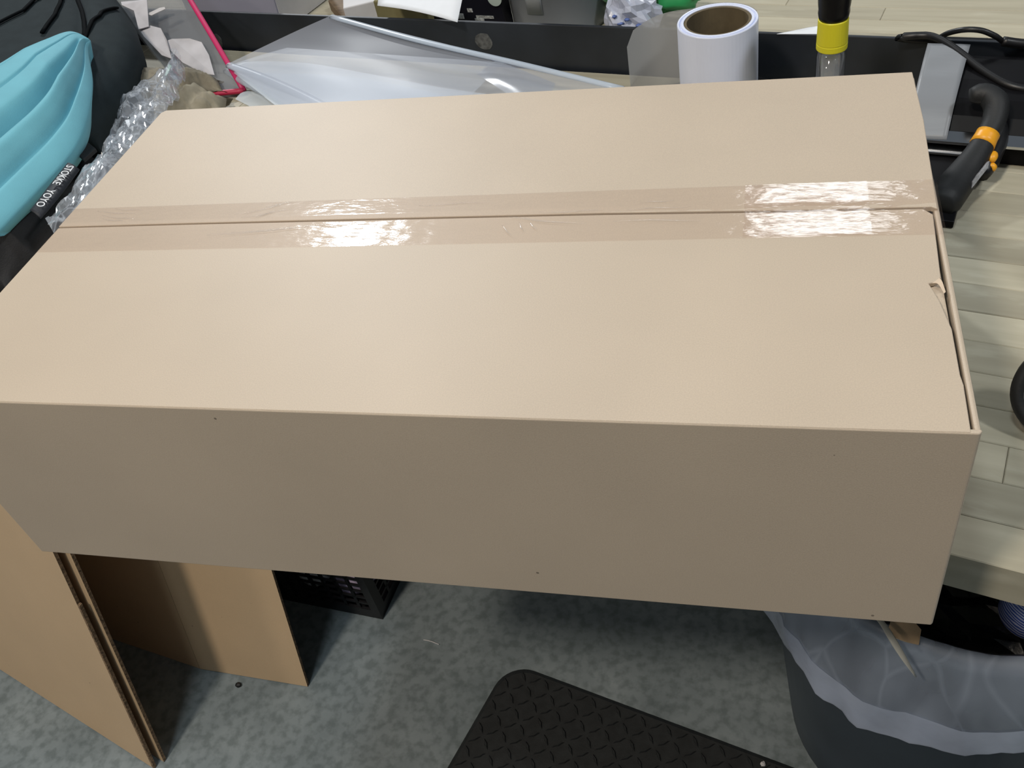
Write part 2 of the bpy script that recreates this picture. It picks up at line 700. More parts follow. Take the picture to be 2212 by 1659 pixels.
def bench(label, d0, rows, s0, s1, seed, thick=0.045, sw=0.045):
    rnd = random.Random(seed)
    root = thing('workbench', (E0.x, E0.y, 0), label, 'workbench', rz=RZ)
    for r in range(rows):
        s = s0
        first = True
        while s < s1 - 0.001:
            L = rnd.choice((0.28, 0.36, 0.44, 0.52, 0.60))
            if first:
                L = rnd.choice((0.12, 0.2, 0.28, 0.36, 0.44))
                first = False
            if s + L > s1 - 0.12:
                L = s1 - s
            o = bpy.data.objects.new('stave', stave_mesh(L, sw, thick))
            COL.objects.link(o)
            o.parent = root
            o.location = (s + L / 2, d0 + (r + 0.5) * sw, ZT - thick + rnd.uniform(-0.0003, 0.0))
            if rnd.random() < 0.5:
                o.rotation_euler = (0, 0, math.pi)
            s += L
    D1 = d0 + rows * sw
    for (s, d) in ((s0 + 0.06, d0 + 0.06), (s1 - 0.06, d0 + 0.06), (s0 + 0.06, D1 - 0.06), (s1 - 0.06, D1 - 0.06)):
        MB().box(s - 0.03, s + 0.03, d - 0.03, d + 0.03, 0, ZT - thick - 0.05).build('leg', STEEL_BLACK, root, world=False, bevel=0.002)
    a = MB()
    a.box(s0 + 0.03, s1 - 0.03, d0 + 0.07, d0 + 0.12, ZT - thick - 0.05, ZT - thick)
    a.box(s0 + 0.03, s1 - 0.03, D1 - 0.09, D1 - 0.03, ZT - thick - 0.05, ZT - thick)
    for s in (s0 + 0.03, s1 - 0.09, (s0 + s1) / 2):
        a.box(s, s + 0.06, d0 + 0.09, D1 - 0.09, ZT - thick - 0.05, ZT - thick)
    a.build('frame', STEEL_BLACK, root, world=False, bevel=0.002)
    return root


front_bench = bench('worn butcher block workbench in front, carrying the large taped box', 0.0, 17, -2.45, 1.15, 3)
back_bench = bench('second butcher block workbench behind the black steel upstand', 0.805, 17, -2.45, 1.15, 11)
# steel upstand at the back of the front bench
up = MB()
up.box(-2.45, 1.15, 0.7725, 0.7785, ZT - 0.03, 0.953)
up.box(-2.45, 1.15, 0.7785, 0.802, ZT - 0.03, ZT - 0.024)
ups = up.build('upstand', STEEL_BLACK, front_bench, world=False, bevel=0.001)
tag(ups, 'black painted steel upstand along the back edge')
RESIDUE = pmat('dusty_sticker_residue', (0.085, 0.088, 0.088), 0.8, var=0.4, vscale=120)


def patch(px, w, h, seed):
    p = Vector(px)
    m = MB()
    n = 18
    pts = []
    for k in range(n):
        a = 2 * math.pi * k / n
        q = 1 + 0.18 * nz((math.cos(a), math.sin(a), seed), 2.2)
        pts.append(bench_pt(0, 0, 0) * 0 + p + Vector((0.9666, -0.2564, 0)) * (w * q * math.cos(a)) + Vector((0, 0, h * q * math.sin(a))))
    off = Vector((-0.2564, -0.9666, 0)) * 0.0006
    m.prism(pts, off)
    return m.build('glue_residue', RESIDUE, ups)


patch((-0.3501, 1.1930, 0.8942), 0.012, 0.015, 1.0)
patch((0.2489, 1.0342, 0.9195), 0.017, 0.014, 2.0)

# ------------------------------------------------------------------ the big taped box
box = thing('cardboard_box', (0.424, 0.24, ZT), 'large closed kraft cardboard box sealed with clear tape, overhanging the workbench', 'box')
TH = 0.004
yL, yR = 0.494, 0.472     # depth at the left and right ends


def panel(name, poly, upv, **k):
    return MB().prism(poly, upv).build(name, KRAFT, box, bevel=0.0016, **k)


zw = ZB - TH - 0.0005
panel('front_panel', [(0.004, 0, ZT), (0.8505, 0, ZT), (0.8522, 0.002, ZT), (0.8522, TH, ZT), (0.004, TH, ZT)], (0, 0, ZB - ZT - 0.0005))
panel('rear_panel', [(0.0, yL - TH, ZT), (0.852, yR - TH, ZT), (0.852, yR, ZT), (0.0, yL, ZT)], (0, 0, zw - ZT))
panel('left_panel', [(0.0, TH, ZT), (TH, TH, ZT), (TH, yL - TH, ZT), (0.0, yL - TH, ZT)], (0, 0, zw - ZT))
MB().prism([(0.8478, TH, ZT + 0.001), (0.8520, TH, ZT + 0.001), (0.8528, yR - 0.006, ZT + 0.001), (0.8482, yR - 0.006, ZT + 0.001)], (0, 0, ZB - ZT - 0.0022)).build('right_panel', KRAFT, box, bevel=0.0018)
panel('bottom_panel', [(TH, TH, ZT + 0.0005), (0.846, TH, ZT + 0.0005), (0.846, yR - TH, ZT + 0.0005), (TH, yL - TH, ZT + 0.0005)], (0, 0, TH))
for (x0, x1) in ((TH, 0.20), (0.65, 0.846)):
    panel('inner_flap', [(x0, TH, zw - TH), (x1, TH, zw - TH), (x1, yR - TH, zw - TH), (x0, yR - TH, zw - TH)], (0, 0, TH - 0.0005))
# outer flaps: front one stops short of the right end, with a small tear
ff = [(0.001, 0.0006, ZB - TH), (0.8455, 0.0006, ZB - TH), (0.8462, 0.0430, ZB - TH), (0.8452, 0.0520, ZB - TH), (0.8452, 0.098, ZB - TH), (0.8405, 0.128, ZB - TH), (0.8375, 0.140, ZB - TH), (0.8350, 0.1485, ZB - TH), (0.8400, 0.1500, ZB - TH),
      (0.8440, 0.155, ZB - TH), (0.8452, 0.19, ZB - TH), (0.8466, 0.2355, ZB - TH), (0.840, 0.2435, ZB - TH), (0.735, 0.2440, ZB - TH), (0.578, 0.2475, ZB - TH), (0.394, 0.2490, ZB - TH), (0.154, 0.2505, ZB - TH), (0.001, 0.2505, ZB - TH)]
MB().prism(ff, (0, 0, TH)).build('front_flap', KRAFT, box, bevel=0.0007)
rf = [(0.001, 0.2518, ZB - TH), (0.154, 0.2518, ZB - TH), (0.394, 0.2503, ZB - TH), (0.578, 0.2492, ZB - TH), (0.735, 0.2458, ZB - TH), (0.846, 0.2450, ZB - TH), (0.8505, 0.2420, ZB - TH), (0.8530, 0.381, ZB - TH), (0.8512, 0.472, ZB - TH), (0.004, yL, ZB - TH), (-0.0005, yL - 0.006, ZB - TH)]
MB().prism(rf, (0, 0, TH + 0.0008)).build('rear_flap', KRAFT, box, bevel=0.0007)
# torn, turned-up paper on the front flap
g = loft([(0.8372, 0.1480, ZB + 0.0004), (0.8405, 0.1440, ZB + 0.0030), (0.8440, 0.1360, ZB + 0.0005)], [(0.8420, 0.1500, ZB + 0.0035), (0.8432, 0.1450, ZB + 0.0045), (0.8452, 0.1370, ZB + 0.0012)], 7, 4)
MB().grid(g).build('torn_paper', pmat('torn_liner_paper', (0.62, 0.50, 0.38), 0.8), box, solid=0.0006)

# tape: a wrinkled strip over the seam and down both ends
ty0, ty1 = 0.2080, 0.2838


def tape_sheet(xs, y0, y1, zoff, seed, amp):
    g = []
    ny = 21
    for x in xs:
        row = []
        for j in range(ny):
            y = y0 + (y1 - y0) * j / (ny - 1)
            d = y - 0.2485
            z = ZB + zoff
            z += (0.0008 + 0.045 * (0.2838 - y) * (1.0 if x < 0.66 else 0.0) * min(1.0, max(0.0, (0.66 - x) / 0.1)) if y > 0.2498 else 0.0)
            z += amp * max(0.0, nz((x * 2.0, y * 9, 0), 4.0, seed)) + amp * 0.3 * nz((x, y, 0), 90, seed)
            z += 0.0007 * math.exp(-(d / 0.004) ** 2) * (0.5 + 0.5 * nz((x, 0, 0), 14, seed))
            if y > y1 - 0.001 or y < y0 + 0.001:
                z = ZB + zoff + (0.0008 if y > 0.25 else 0)
            row.append((x, y + 0.0004 * nz((x, 1, 2), 40, seed), z))
        g.append(row)
    return g


xs = list(np.linspace(0.0015, 0.8520, 300))
tape = MB().grid(tape_sheet(xs, ty0, ty1, 0.0004, 3.0, 0.0005)).build('packing_tape', TAPE, box, smooth=True)
tag(tape, 'glossy clear packing tape along the centre seam')
# overlapping second piece at the right end, creases, and the tails over the edges
tape2 = MB().grid(tape_sheet(list(np.linspace(0.700, 0.7995, 60)), ty0 + 0.0008, ty1 - 0.0005, 0.0014, 9.0, 0.0007)).build('packing_tape', TAPE, box, smooth=True)
for sx, lo in ((0.8540, 0.07), (-0.0010, 0.06)):
    g = [[(sx, ty0 + (ty1 - ty0) * j / 8, ZB - 0.001 - lo * i / 6 - 0.002 * nz((j, i, sx), 0.9)) for j in range(9)] for i in range(7)]
    MB().grid(g).build('tape_tail', TAPE, box, smooth=True)
CREASE = film('tape_crease', (0.85, 0.80, 0.76), 0.12, rough=0.15, gloss=2.0)
cr = MB()


def crease(x0, y0, x1, y1, h, w=0.0012):
    w *= 0.55
    a, b = Vector((x0, y0, ZB + 0.0016)), Vector((x1, y1, ZB + 0.0016))
    n = 14
    pts = []
    rr = []
    for i in range(n):
        u = i / (n - 1)
        p = a.lerp(b, u)
        p.y += 0.0008 * math.sin(u * 7 + x0 * 40)
        pts.append(p)
        rr.append(max(0.00012, w * math.sin(math.pi * u)))
    cr.tube(pts, rr, 6, flat=h)


for (x0, y0, x1, y1) in ((0.205, 0.262, 0.262, 0.281), (0.215, 0.257, 0.268, 0.270), (0.235, 0.275, 0.262, 0.283), (0.228, 0.255, 0.250, 0.268),
                         (0.190, 0.228, 0.300, 0.241), (0.215, 0.232, 0.330, 0.243), (0.49, 0.2465, 0.565, 0.232), (0.495, 0.2445, 0.55, 0.234),
                         (0.035, 0.276, 0.085, 0.270), (0.045, 0.268, 0.09, 0.260), (0.055, 0.280, 0.092, 0.276), (0.05, 0.262, 0.08, 0.257),
                         (0.505, 0.236, 0.512, 0.222), (0.515, 0.236, 0.524, 0.224), (0.49, 0.232, 0.503, 0.216),
                         (0.59, 0.236, 0.665, 0.2335), (0.40, 0.269, 0.47, 0.2705), (0.60, 0.252, 0.655, 0.254), (0.52, 0.2515, 0.58, 0.2525), (0.61, 0.262, 0.64, 0.264)):
    crease(x0, y0, x1, y1, 0.6, 0.0008)
cro = cr.build('tape_crease', CREASE, tape, smooth=True)
cro['kind'] = 'stuff'

# ------------------------------------------------------------------ open carton standing on the floor, leaning back a little
U = Vector((0.0153, 0.248, 1.0))
HC = 0.80
carton = thing('open_carton', (-0.6, 0.25, 0), 'open empty brown carton standing on the concrete under the big box', 'box')


def wall(name, a, b, th, h=HC, z0=0.002, side=1, edge=True):
    a, b = Vector((a[0], a[1], 0)), Vector((b[0], b[1], 0))
    d = (b - a).normalized()
    nrm = Vector((-d.y, d.x, 0)) * th * side
    base = Vector((0, 0, 0)) + U * z0
    poly = [a + base, b + base, b + nrm + base, a + nrm + base]
    if side < 0:
        poly.reverse()
    m = MB()
    up = U * (h - z0)
    vs = [Vector(p) for p in poly] + [Vector(p) + up for p in poly]
    m.add(vs, [(3, 2, 1, 0), (4, 5, 6, 7)], 1)
    for i in range(4):
        j = (i + 1) % 4
        ln = (vs[j] - vs[i]).length
        m.f.append((i, j, 4 + j, 4 + i))
        m.mi.append(0 if ln > 0.05 else 1)
    return m.build(name, [KRAFT2, FLUTE], carton)


wall('front_panel', (-1.12, 0.353), (-0.366, 0.104), 0.006)
# a slightly longer lower tongue of the same board
wall('front_panel_tongue', (-0.372, 0.106), (-0.361, 0.1024), 0.006, h=0.40)
wall('inner_flap', (-0.80, 0.266), (-0.348, 0.117), 0.006)
wall('back_panel', (-1.10, 0.440), (-0.365, 0.306), 0.006)
wall('back_flap', (-0.364, 0.3055), (-0.121, 0.295), 0.006)
wall('left_panel', (-1.108, 0.357), (-1.09, 0.434), 0.006, side=-1)

# ------------------------------------------------------------------ milk crate with packages under the bench
crate = thing('milk_crate', (-0.14, 0.62, 0), 'black plastic lattice milk crate standing on the floor under the bench', 'crate')
ca = Vector((-0.015, 0.461, 0))
cx = Vector((-0.25, 0.026, 0)).normalized()
cy = Vector((0.026, 0.25, 0)).normalized()
CW, CD, CHT = 0.33, 0.33, 0.28


def crate_face(o, ux, L):
    m = MB()
    nrm = Vector((ux.y, -ux.x, 0))
    n = 10
    pitch = (L - 0.03) / n
    def bar(x0, x1, z0, z1, t=0.006):
        p = [o + ux * x0 + Vector((0, 0, z0)), o + ux * x1 + Vector((0, 0, z0)), o + ux * x1 + Vector((0, 0, z1)), o + ux * x0 + Vector((0, 0, z1))]
        m.prism(p, nrm * -t)
    bar(0, L, 0.0, 0.028)
    bar(0, L, CHT - 0.045, CHT)
    bar(0, 0.018, 0.028, CHT - 0.045)
    bar(L - 0.018, L, 0.028, CHT - 0.045)
    for i in range(1, n):
        x = 0.015 + i * pitch
        bar(x - 0.0035, x + 0.0035, 0.028, CHT - 0.045, 0.004)
    z = 0.028 + 0.016
    while z < CHT - 0.055:
        bar(0.018, L - 0.018, z, z + 0.005, 0.004)
        z += 0.021
    return m


crate_face(ca, cx, CW).build('side_panel', BLACK_PLASTIC, crate)
crate_face(ca + cy * CD, cx, CW).build('side_panel', BLACK_PLASTIC, crate)
crate_face(ca, cy, CD).build('side_panel', BLACK_PLASTIC, crate)
crate_face(ca + cx * CW, cy, CD).build('side_panel', BLACK_PLASTIC, crate)
m = MB()
p0 = ca + Vector((0, 0, 0.004))
m.prism([p0, p0 + cy * CD, p0 + cy * CD + cx * CW, p0 + cx * CW], (0, 0, 0.006))
m.build('bottom_panel', BLACK_PLASTIC, crate)
for (fx, fy, col, nm, lb, r) in ((0.075, 0.062, (0.80, 0.68, 0.95), 'lavender', 'pale lavender packet inside the black milk crate, low at the front', (0.050, 0.05, 0.050)),
                                 (0.175, 0.060, (0.92, 0.95, 0.93), 'white', 'whitish packet inside the black milk crate, left of the lavender one', (0.05, 0.05, 0.05)),
                                 (0.115, 0.072, (0.90, 0.32, 0.45), 'pink', 'dusky pink packet in the black milk crate on top of the pale packets', (0.085, 0.055, 0.045))):
    c = ca + cx * fx + cy * fy
    zc = {'pink': 0.160}.get(nm, 0.012 + r[2])
    o = MB().grid(blob((c.x, c.y, zc), r, fx * 30, 0.25), closed=True).build('packet', pmat(nm + '_plastic', col, 0.35), smooth=True)
    tag(o, lb, 'packet', 'packets inside the milk crate')

# ------------------------------------------------------------------ anti-fatigue mat
mat_o = thing('floor_mat', (0.55, 0.1, 0), 'black rubber anti-fatigue mat with raised diamond tread and a rounded corner', 'mat')
mx_ = Vector((0.967, -0.254, 0))
my_ = Vector((-0.30, -0.954, 0))
mc = Vector((0.262, 0.392, 0))


def mpt(a, b, z=0.0):
    return mc + mx_ * a + my_ * b + Vector((0, 0, z))


def rounded(L, Wd, r, n=8):
    pts = []
    for (cx_, cy_, a0) in ((r, r, 180), (r, Wd - r, 90), (L - r, Wd - r, 0), (L - r, r, -90)):
        for i in range(n + 1):
            a = math.radians(a0 - 90 * i / n)
            pts.append((cx_ + r * math.cos(a) * (1), cy_ - r * math.sin(a) * (-1)))
    return pts


def rrect(L, Wd, r, n=8):
    pts = []
    for (ox, oy, a0) in ((L - r, Wd - r, 0), (r, Wd - r, 90), (r, r, 180), (L - r, r, 270)):
        for i in range(n + 1):
            a = math.radians(a0 + 90 * i / n)
            pts.append((ox + r * math.cos(a), oy + r * math.sin(a)))
    return pts


ML, MW = 0.95, 0.62
out = rrect(ML, MW, 0.055)
m = MB()
lo = [mpt(a, b, 0.0005) for a, b in out]
inn = [mpt(0.010 + a * (ML - 0.02) / ML, 0.010 + b * (MW - 0.02) / MW, 0.011) for a, b in out]
n = len(out)
m.add(lo + inn, [tuple((i, (i + 1) % n, n + (i + 1) % n, n + i)) for i in range(n)] + [tuple(range(n, 2 * n))])
m.build('mat_body', pmat('black_mat_rubber', (0.016, 0.018, 0.019), 0.62, spec=0.4, var=0.2, vscale=60, bump=0.15, bscale=500), mat_o)
tr = MB()
pit = 0.0235
for i in range(int(ML / pit)):
    for j in range(int(MW / pit)):
        a, b = 0.022 + i * pit, 0.022 + j * pit
        if a > ML - 0.02 or b > MW - 0.02 or (a < 0.045 and b < 0.045 and (a - 0.06) ** 2 + (b - 0.06) ** 2 > 0.0021):
            continue
        ang = math.radians(45 if (i + j) % 2 else -45)
        dx, dy = math.cos(ang), math.sin(ang)
        L2, w2 = 0.0125, 0.0028
        c8 = []
        for (k, zz) in ((1.0, 0.0108), (0.62, 0.0142)):
            for (u, v) in ((-L2, 0), (0, -w2), (L2, 0), (0, w2)):
                c8.append(mpt(a + (u * dx - v * dy) * k, b + (u * dy + v * dx) * k, zz))
        tr.add(c8, [(4, 5, 6, 7), (0, 1, 5, 4), (1, 2, 6, 5), (2, 3, 7, 6), (3, 0, 4, 7)])
t_ = tr.build('tread', pmat('black_tread_rubber', (0.020, 0.022, 0.023), 0.42, spec=0.5), mat_o)
t_['kind'] = 'stuff'

# ------------------------------------------------------------------ trash can, liner and what is in it
CC = Vector((0.963, 0.363, 0.0146))
can = thing('trash_can', CC, 'round grey plastic trash can under the bench, lined with a clear bag', 'trash can')
CANM = pmat('slate_grey_plastic', (0.060, 0.080, 0.100), 0.5, var=0.08, vscale=6, bump=0.04, bscale=150)
prof = [(0.184, 0.0), (0.190, 0.02), (0.200, 0.12), (0.246, 0.585), (0.252, 0.59), (0.254, 0.615), (0.246, 0.622), (0.240, 0.618), (0.238, 0.585), (0.194, 0.12), (0.182, 0.02)]
MB().lathe(prof, CC, 56, caps=False).build('can_body', CANM, can, smooth=True)
MB().lathe([(0.183, 0.008), (0.183, 0.016)], CC, 48).build('can_bottom', CANM, can)
LINER = film('clear_bin_liner', (0.62, 0.72, 0.90), 0.34, rough=0.22, gloss=1.8, var=0.20, vscale=9, bump=0.3, bscale=30, crease=0.11, cscale=19, stretch=(1, 1, 0.45))  # pale crease streaks in the alpha imitate highlights on wrinkles
HEM = film('liner_hem', (0.70, 0.79, 0.98), 0.58, rough=0.25, gloss=1.4, var=0.1, vscale=14, bump=0.2, bscale=40)


def liner_pt(a, k):
    """a: angle, k: 0 inside the can .. 1 hem"""
    path = [(0.190, 0.500), (0.226, 0.570), (0.234, 0.614), (0.247, 0.632), (0.260, 0.628), (0.265, 0.602), (0.269, 0.572), (0.271, 0.543), (0.271, 0.512)]
    x = k * (len(path) - 1)
    i = min(int(x), len(path) - 2)
    u = x - i
    r = path[i][0] * (1 - u) + path[i + 1][0] * u
    z = path[i][1] * (1 - u) + path[i + 1][1] * u
    ca_, sa_ = math.cos(a), math.sin(a)
    d = Vector((ca_, sa_, 0))
    w = max(0.0, (k - 0.45) / 0.55)
    fold = 0.010 * w * (nz((ca_ * 3, sa_ * 3, z * 3), 1.7, 4) + 0.7 * abs(nz((ca_ * 8, sa_ * 8, z * 9), 1.3, 8)))
    cr_ = 0.004 * (abs(nz((ca_ * 6 + z * 9, sa_ * 6 - z * 7, z), 1.8, 2)) - 0.3)
    r += fold + cr_ * (0.4 + w)
    z += -0.055 * w * math.exp(-((a - math.radians(246)) / 0.42) ** 2) 
    r -= 0.006 * w * math.exp(-((a - math.radians(208)) / 0.40) ** 2)
    z += -0.020 * w + 0.012 * w * nz((ca_ * 2.5, sa_ * 2.5, 0), 1.5, 6)
    z += 0.006 * nz((ca_ * 5, sa_ * 5, 3), 1.4, 12)
    return CC + d * r + Vector((0, 0, z))


NA = 150
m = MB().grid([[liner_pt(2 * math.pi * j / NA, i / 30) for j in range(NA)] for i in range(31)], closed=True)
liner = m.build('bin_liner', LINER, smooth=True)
tag(liner, 'clear plastic liner folded over the rim of the grey trash can', 'bag')
m = MB().grid([[liner_pt(2 * math.pi * j / NA, k) + Vector((math.cos(2 * math.pi * j / NA), math.sin(2 * math.pi * j / NA), 0)) * 0.0015 for j in range(NA)] for k in (0.84, 0.89, 0.94, 1.0)], closed=True)
m.build('hem', HEM, liner, smooth=True)
BAGM = pmat('black_bin_bag', (0.008, 0.008, 0.009), 0.22, bump=0.5, bscale=60)
o = MB().grid(blob((CC.x - 0.005, CC.y, 0.48), (0.185, 0.185, 0.105), 2.0, 0.22, 2.6, 26, 40), closed=True).build('black_bag', BAGM, smooth=False)
tag(o, 'crumpled glossy black plastic filling the trash can', 'bag')
# printed blue and white cup
cupc = Vector((1.000, 0.178, 0.660))
N = NT('blue_white_print')
p = N.n('BsdfPrincipled')
p.inputs['Roughness'].default_value = 0.35
tc = N.n('TexCoord')
wv = N.n('TexWave')
wv.bands_direction = 'Z'
wv.inputs['Scale'].default_value = 42
wv.inputs['Distortion'].default_value = 5
wv.inputs['Detail'].default_value = 2
N.l(tc.outputs['Object'], wv.inputs['Vector'])
r = N.n('ValToRGB')
r.color_ramp.elements[0].position = 0.35
r.color_ramp.elements[0].color = (0.03, 0.07, 0.33, 1)
r.color_ramp.elements[1].position = 0.75
r.color_ramp.elements[1].color = (0.50, 0.52, 0.70, 1)
N.l(wv.outputs['Fac'], r.inputs[0])
N.l(r.outputs[0], p.inputs['Base Color'])
N.l(p.outputs[0], N.out.inputs[0])
CUPM = N.m
tiltm = Matrix.Rotation(math.radians(14), 4, 'X')
cup = thing('paper_cup', cupc + Vector((0, 0, -0.045)), 'blue and white patterned cup lying in the trash can beside black plastic', 'cup')
MB().lathe([(0.030, -0.045), (0.0305, -0.044), (0.037, 0.045), (0.0355, 0.045), (0.029, -0.042)], cupc, 36, M=tiltm, caps=False).build('cup_wall', CUPM, cup, smooth=True)
MB().lathe([(0.0295, -0.043), (0.0295, -0.041)], cupc, 30, M=tiltm).build('cup_base', OFFWHITE, cup)
# brown scrap and pale plastic strap on the rim
g = loft([(0.8538, 0.1423, 0.6560), (0.8699, 0.1472, 0.6580), (0.8832, 0.1355, 0.6520)], [(0.8486, 0.1265, 0.6520), (0.8661, 0.1201, 0.6520), (0.8797, 0.1190, 0.6500)], 6, 4)
o = MB().grid(g).build('cardboard_scrap', KRAFT2, solid=0.002)
tag(o, 'torn brown cardboard scrap in the trash can by the rim', 'scrap')
sp = spline([(0.8337, 0.1499, 0.6550), (0.8433, 0.1325, 0.6640), (0.8531, 0.1118, 0.6640), (0.8647, 0.0998, 0.6500), (0.8774, 0.0939, 0.6280)], 14)
m = MB().tube(sp, [0.0016 + 0.0022 * math.sin(math.pi * i / 13) for i in range(14)], 8, flat=0.35)
o = m.build('plastic_strap', film('pale_strap_plastic', (0.66, 0.66, 0.60), 0.75, rough=0.3), smooth=True)
tag(o, 'pale translucent plastic strap hanging over the trash can rim', 'strap')

# ------------------------------------------------------------------ folded clear film sheets behind the box
fb = thing('film_bundle', (0.2, 0.8, ZT), 'folded bundle of translucent grey plastic film lying behind the taped box', 'plastic film')
FILM = film('clear_poly_film', (0.54, 0.57, 0.65), 0.36, rough=0.38, gloss=0.30, bump=0.05, bscale=6)
FILM2 = film('clear_poly_film_layers', (0.84, 0.92, 1.0), 0.55, rough=0.36, gloss=0.35, bump=0.05, bscale=5)


def sheet(name, A, B, nt, nv, zf, mt, th=0.0):
    return MB().grid(loft(A, B, nt, nv, zf)).build(name, mt, fb, smooth=True, solid=th)


wob = lambda s, a: (lambda t, v: a * math.sin(math.pi * v) * math.sin(math.pi * min(1, t * 1.1)) * (1 + 0.6 * nz((t * 2, v * 2, 0), 1.5, s)))
# outermost sheet
sheet('film_layer', [(-0.2347, 1.0139, 0.9240), (-0.1777, 1.0477, 0.9340), (-0.1071, 1.0718, 0.9500), (-0.0356, 1.0824, 0.9680)], [(0.0764, 0.7396, 0.9180), (0.2442, 0.7583, 0.9210), (0.4018, 0.7895, 0.9240), (0.5076, 0.8276, 0.9260)], 30, 30, wob(1, 0.010), FILM)
# middle layer, its upper border is the first step in the picture
sheet('film_layer', [(-0.2373, 1.0189, 0.9190), (-0.1817, 1.0458, 0.9220), (-0.1286, 1.0579, 0.9270)], [(0.0502, 0.7590, 0.9080), (0.2104, 0.7390, 0.9110), (0.3043, 0.9456, 0.9220)], 22, 22, wob(2, 0.004), film('mid_poly_film', (0.56, 0.62, 0.71), 0.38, rough=0.36, gloss=0.35))
sheet('film_layer', [(-0.2434, 1.0264, 0.9130), (-0.2007, 1.0394, 0.9150), (-0.0769, 1.0114, 0.9170), (0.0556, 0.9587, 0.9150), (0.2136, 0.8924, 0.9120), (0.3455, 0.8471, 0.9100)], [(0.0328, 0.7759, 0.8990), (0.0904, 0.7705, 0.8990), (0.1544, 0.7645, 0.8990), (0.2242, 0.7580, 0.8990), (0.2991, 0.7511, 0.8990), (0.3644, 0.7450, 0.8990)], 22, 14, wob(3, 0.002), FILM2)
sheet('film_layer', [(-0.2401, 1.0299, 0.9020), (-0.1376, 1.0117, 0.9020), (0.0188, 0.9781, 0.9010), (0.1543, 0.9217, 0.8990), (0.2456, 0.8771, 0.8980)], [(0.0246, 0.7902, 0.8910), (0.0829, 0.7848, 0.8910), (0.1556, 0.7780, 0.8910), (0.2413, 0.7700, 0.8910), (0.3016, 0.7644, 0.8910)], 18, 12, None, film('white_poly_film', (0.86, 0.93, 1.0), 0.92, rough=0.36, gloss=0.35))
# dark diagonal pane at the right and the pale one next to it
sheet('film_layer', [(0.2648, 0.9141, 0.9210), (0.2893, 0.9518, 0.9240)], [(0.3952, 0.7796, 0.9150), (0.4020, 0.8653, 0.9210)], 10, 10, wob(5, 0.004), film('tinted_poly_film', (0.26, 0.29, 0.34), 0.7, rough=0.2, gloss=1.0))
# rolled fold edges
FOLD = film('film_fold', (0.62, 0.70, 0.80), 0.62, rough=0.3, gloss=0.9)
m = MB().tube(spline([(-0.0359, 1.0813, 0.9660), (0.1512, 0.9821, 0.9550), (0.3313, 0.9052, 0.9400), (0.5097, 0.8264, 0.9250)], 24), [0.0060] * 24, 12, flat=0.55)
m.build('rolled_edge', FOLD, fb, smooth=True)
m = MB().tube(spline([(-0.2306, 1.0155, 0.9220), (-0.1544, 0.9765, 0.9150), (-0.0606, 0.9177, 0.9090), (0.0517, 0.8386, 0.9030)], 20), [0.0075 + 0.002 * math.sin(i / 19 * 3.1) for i in range(20)], 10, flat=0.6)
m.build('rolled_edge', FOLD, fb, smooth=True)
m = MB().tube(spline([(-0.2497, 1.0325, 0.9050), (-0.2060, 0.9969, 0.9020), (-0.1147, 0.9307, 0.8970), (-0.0284, 0.8652, 0.8930)], 20), [0.0085] * 20, 10, flat=0.6)
m.build('rolled_edge', FOLD, fb, smooth=True)
sheet('film_flap', [(-0.1998, 0.9476, 0.8900), (-0.1919, 0.9625, 0.8940), (-0.1704, 0.9629, 0.8950), (-0.1280, 0.9379, 0.8940)], [(-0.1325, 0.9012, 0.8880), (-0.0952, 0.8970, 0.8880), (-0.0584, 0.8929, 0.8880), (-0.0222, 0.8888, 0.8880)], 10, 6, wob(6, 0.004), FILM2)

# ------------------------------------------------------------------ film roll on a black round base
RC = Vector((0.648, 0.807, 0))
base = thing('round_base', (RC.x - 0.004, RC.y - 0.015, ZT), 'flat round black plastic base under the roll of white film', 'stand')
MB().lathe([(0.112, 0.0005), (0.118, 0.004), (0.118, 0.015), (0.112, 0.019), (0.05, 0.0195)], (RC.x - 0.004, RC.y - 0.015, ZT), 48).build('base_disc', BLACK_MATT, base, smooth=False)
roll = thing('film_roll', (RC.x, RC.y, ZT + 0.02), 'upright roll of white backing film with a brown cardboard core', 'roll')
z0, z1 = ZT + 0.0205, 1.025
ROLLM = pmat('white_film_roll', (0.72, 0.77, 0.93), 0.28, var=0.02, vscale=12)
MB().lathe([(0.0446, z0), (0.0528, z0), (0.0532, z0 + 0.001), (0.0532, z1 - 0.001), (0.0526, z1), (0.0508, z1 - 0.0004), (0.0502, z1 - 0.003), (0.0486, z1 - 0.003), (0.0480, z1), (0.0446, z1), (0.0446, z0)], (RC.x, RC.y, 0), 64, caps=False).build('film_winding', ROLLM, roll, smooth=False)
COREM = pmat('brown_core_board', (0.115, 0.088, 0.048), 0.85, var=0.1, vscale=60)
MB().lathe([(0.0405, z0), (0.0445, z0), (0.0445, z1 - 0.001), (0.0405, z1 - 0.001), (0.0405, z0)], (RC.x, RC.y, 0), 56, caps=False).build('core', COREM, roll, smooth=False)
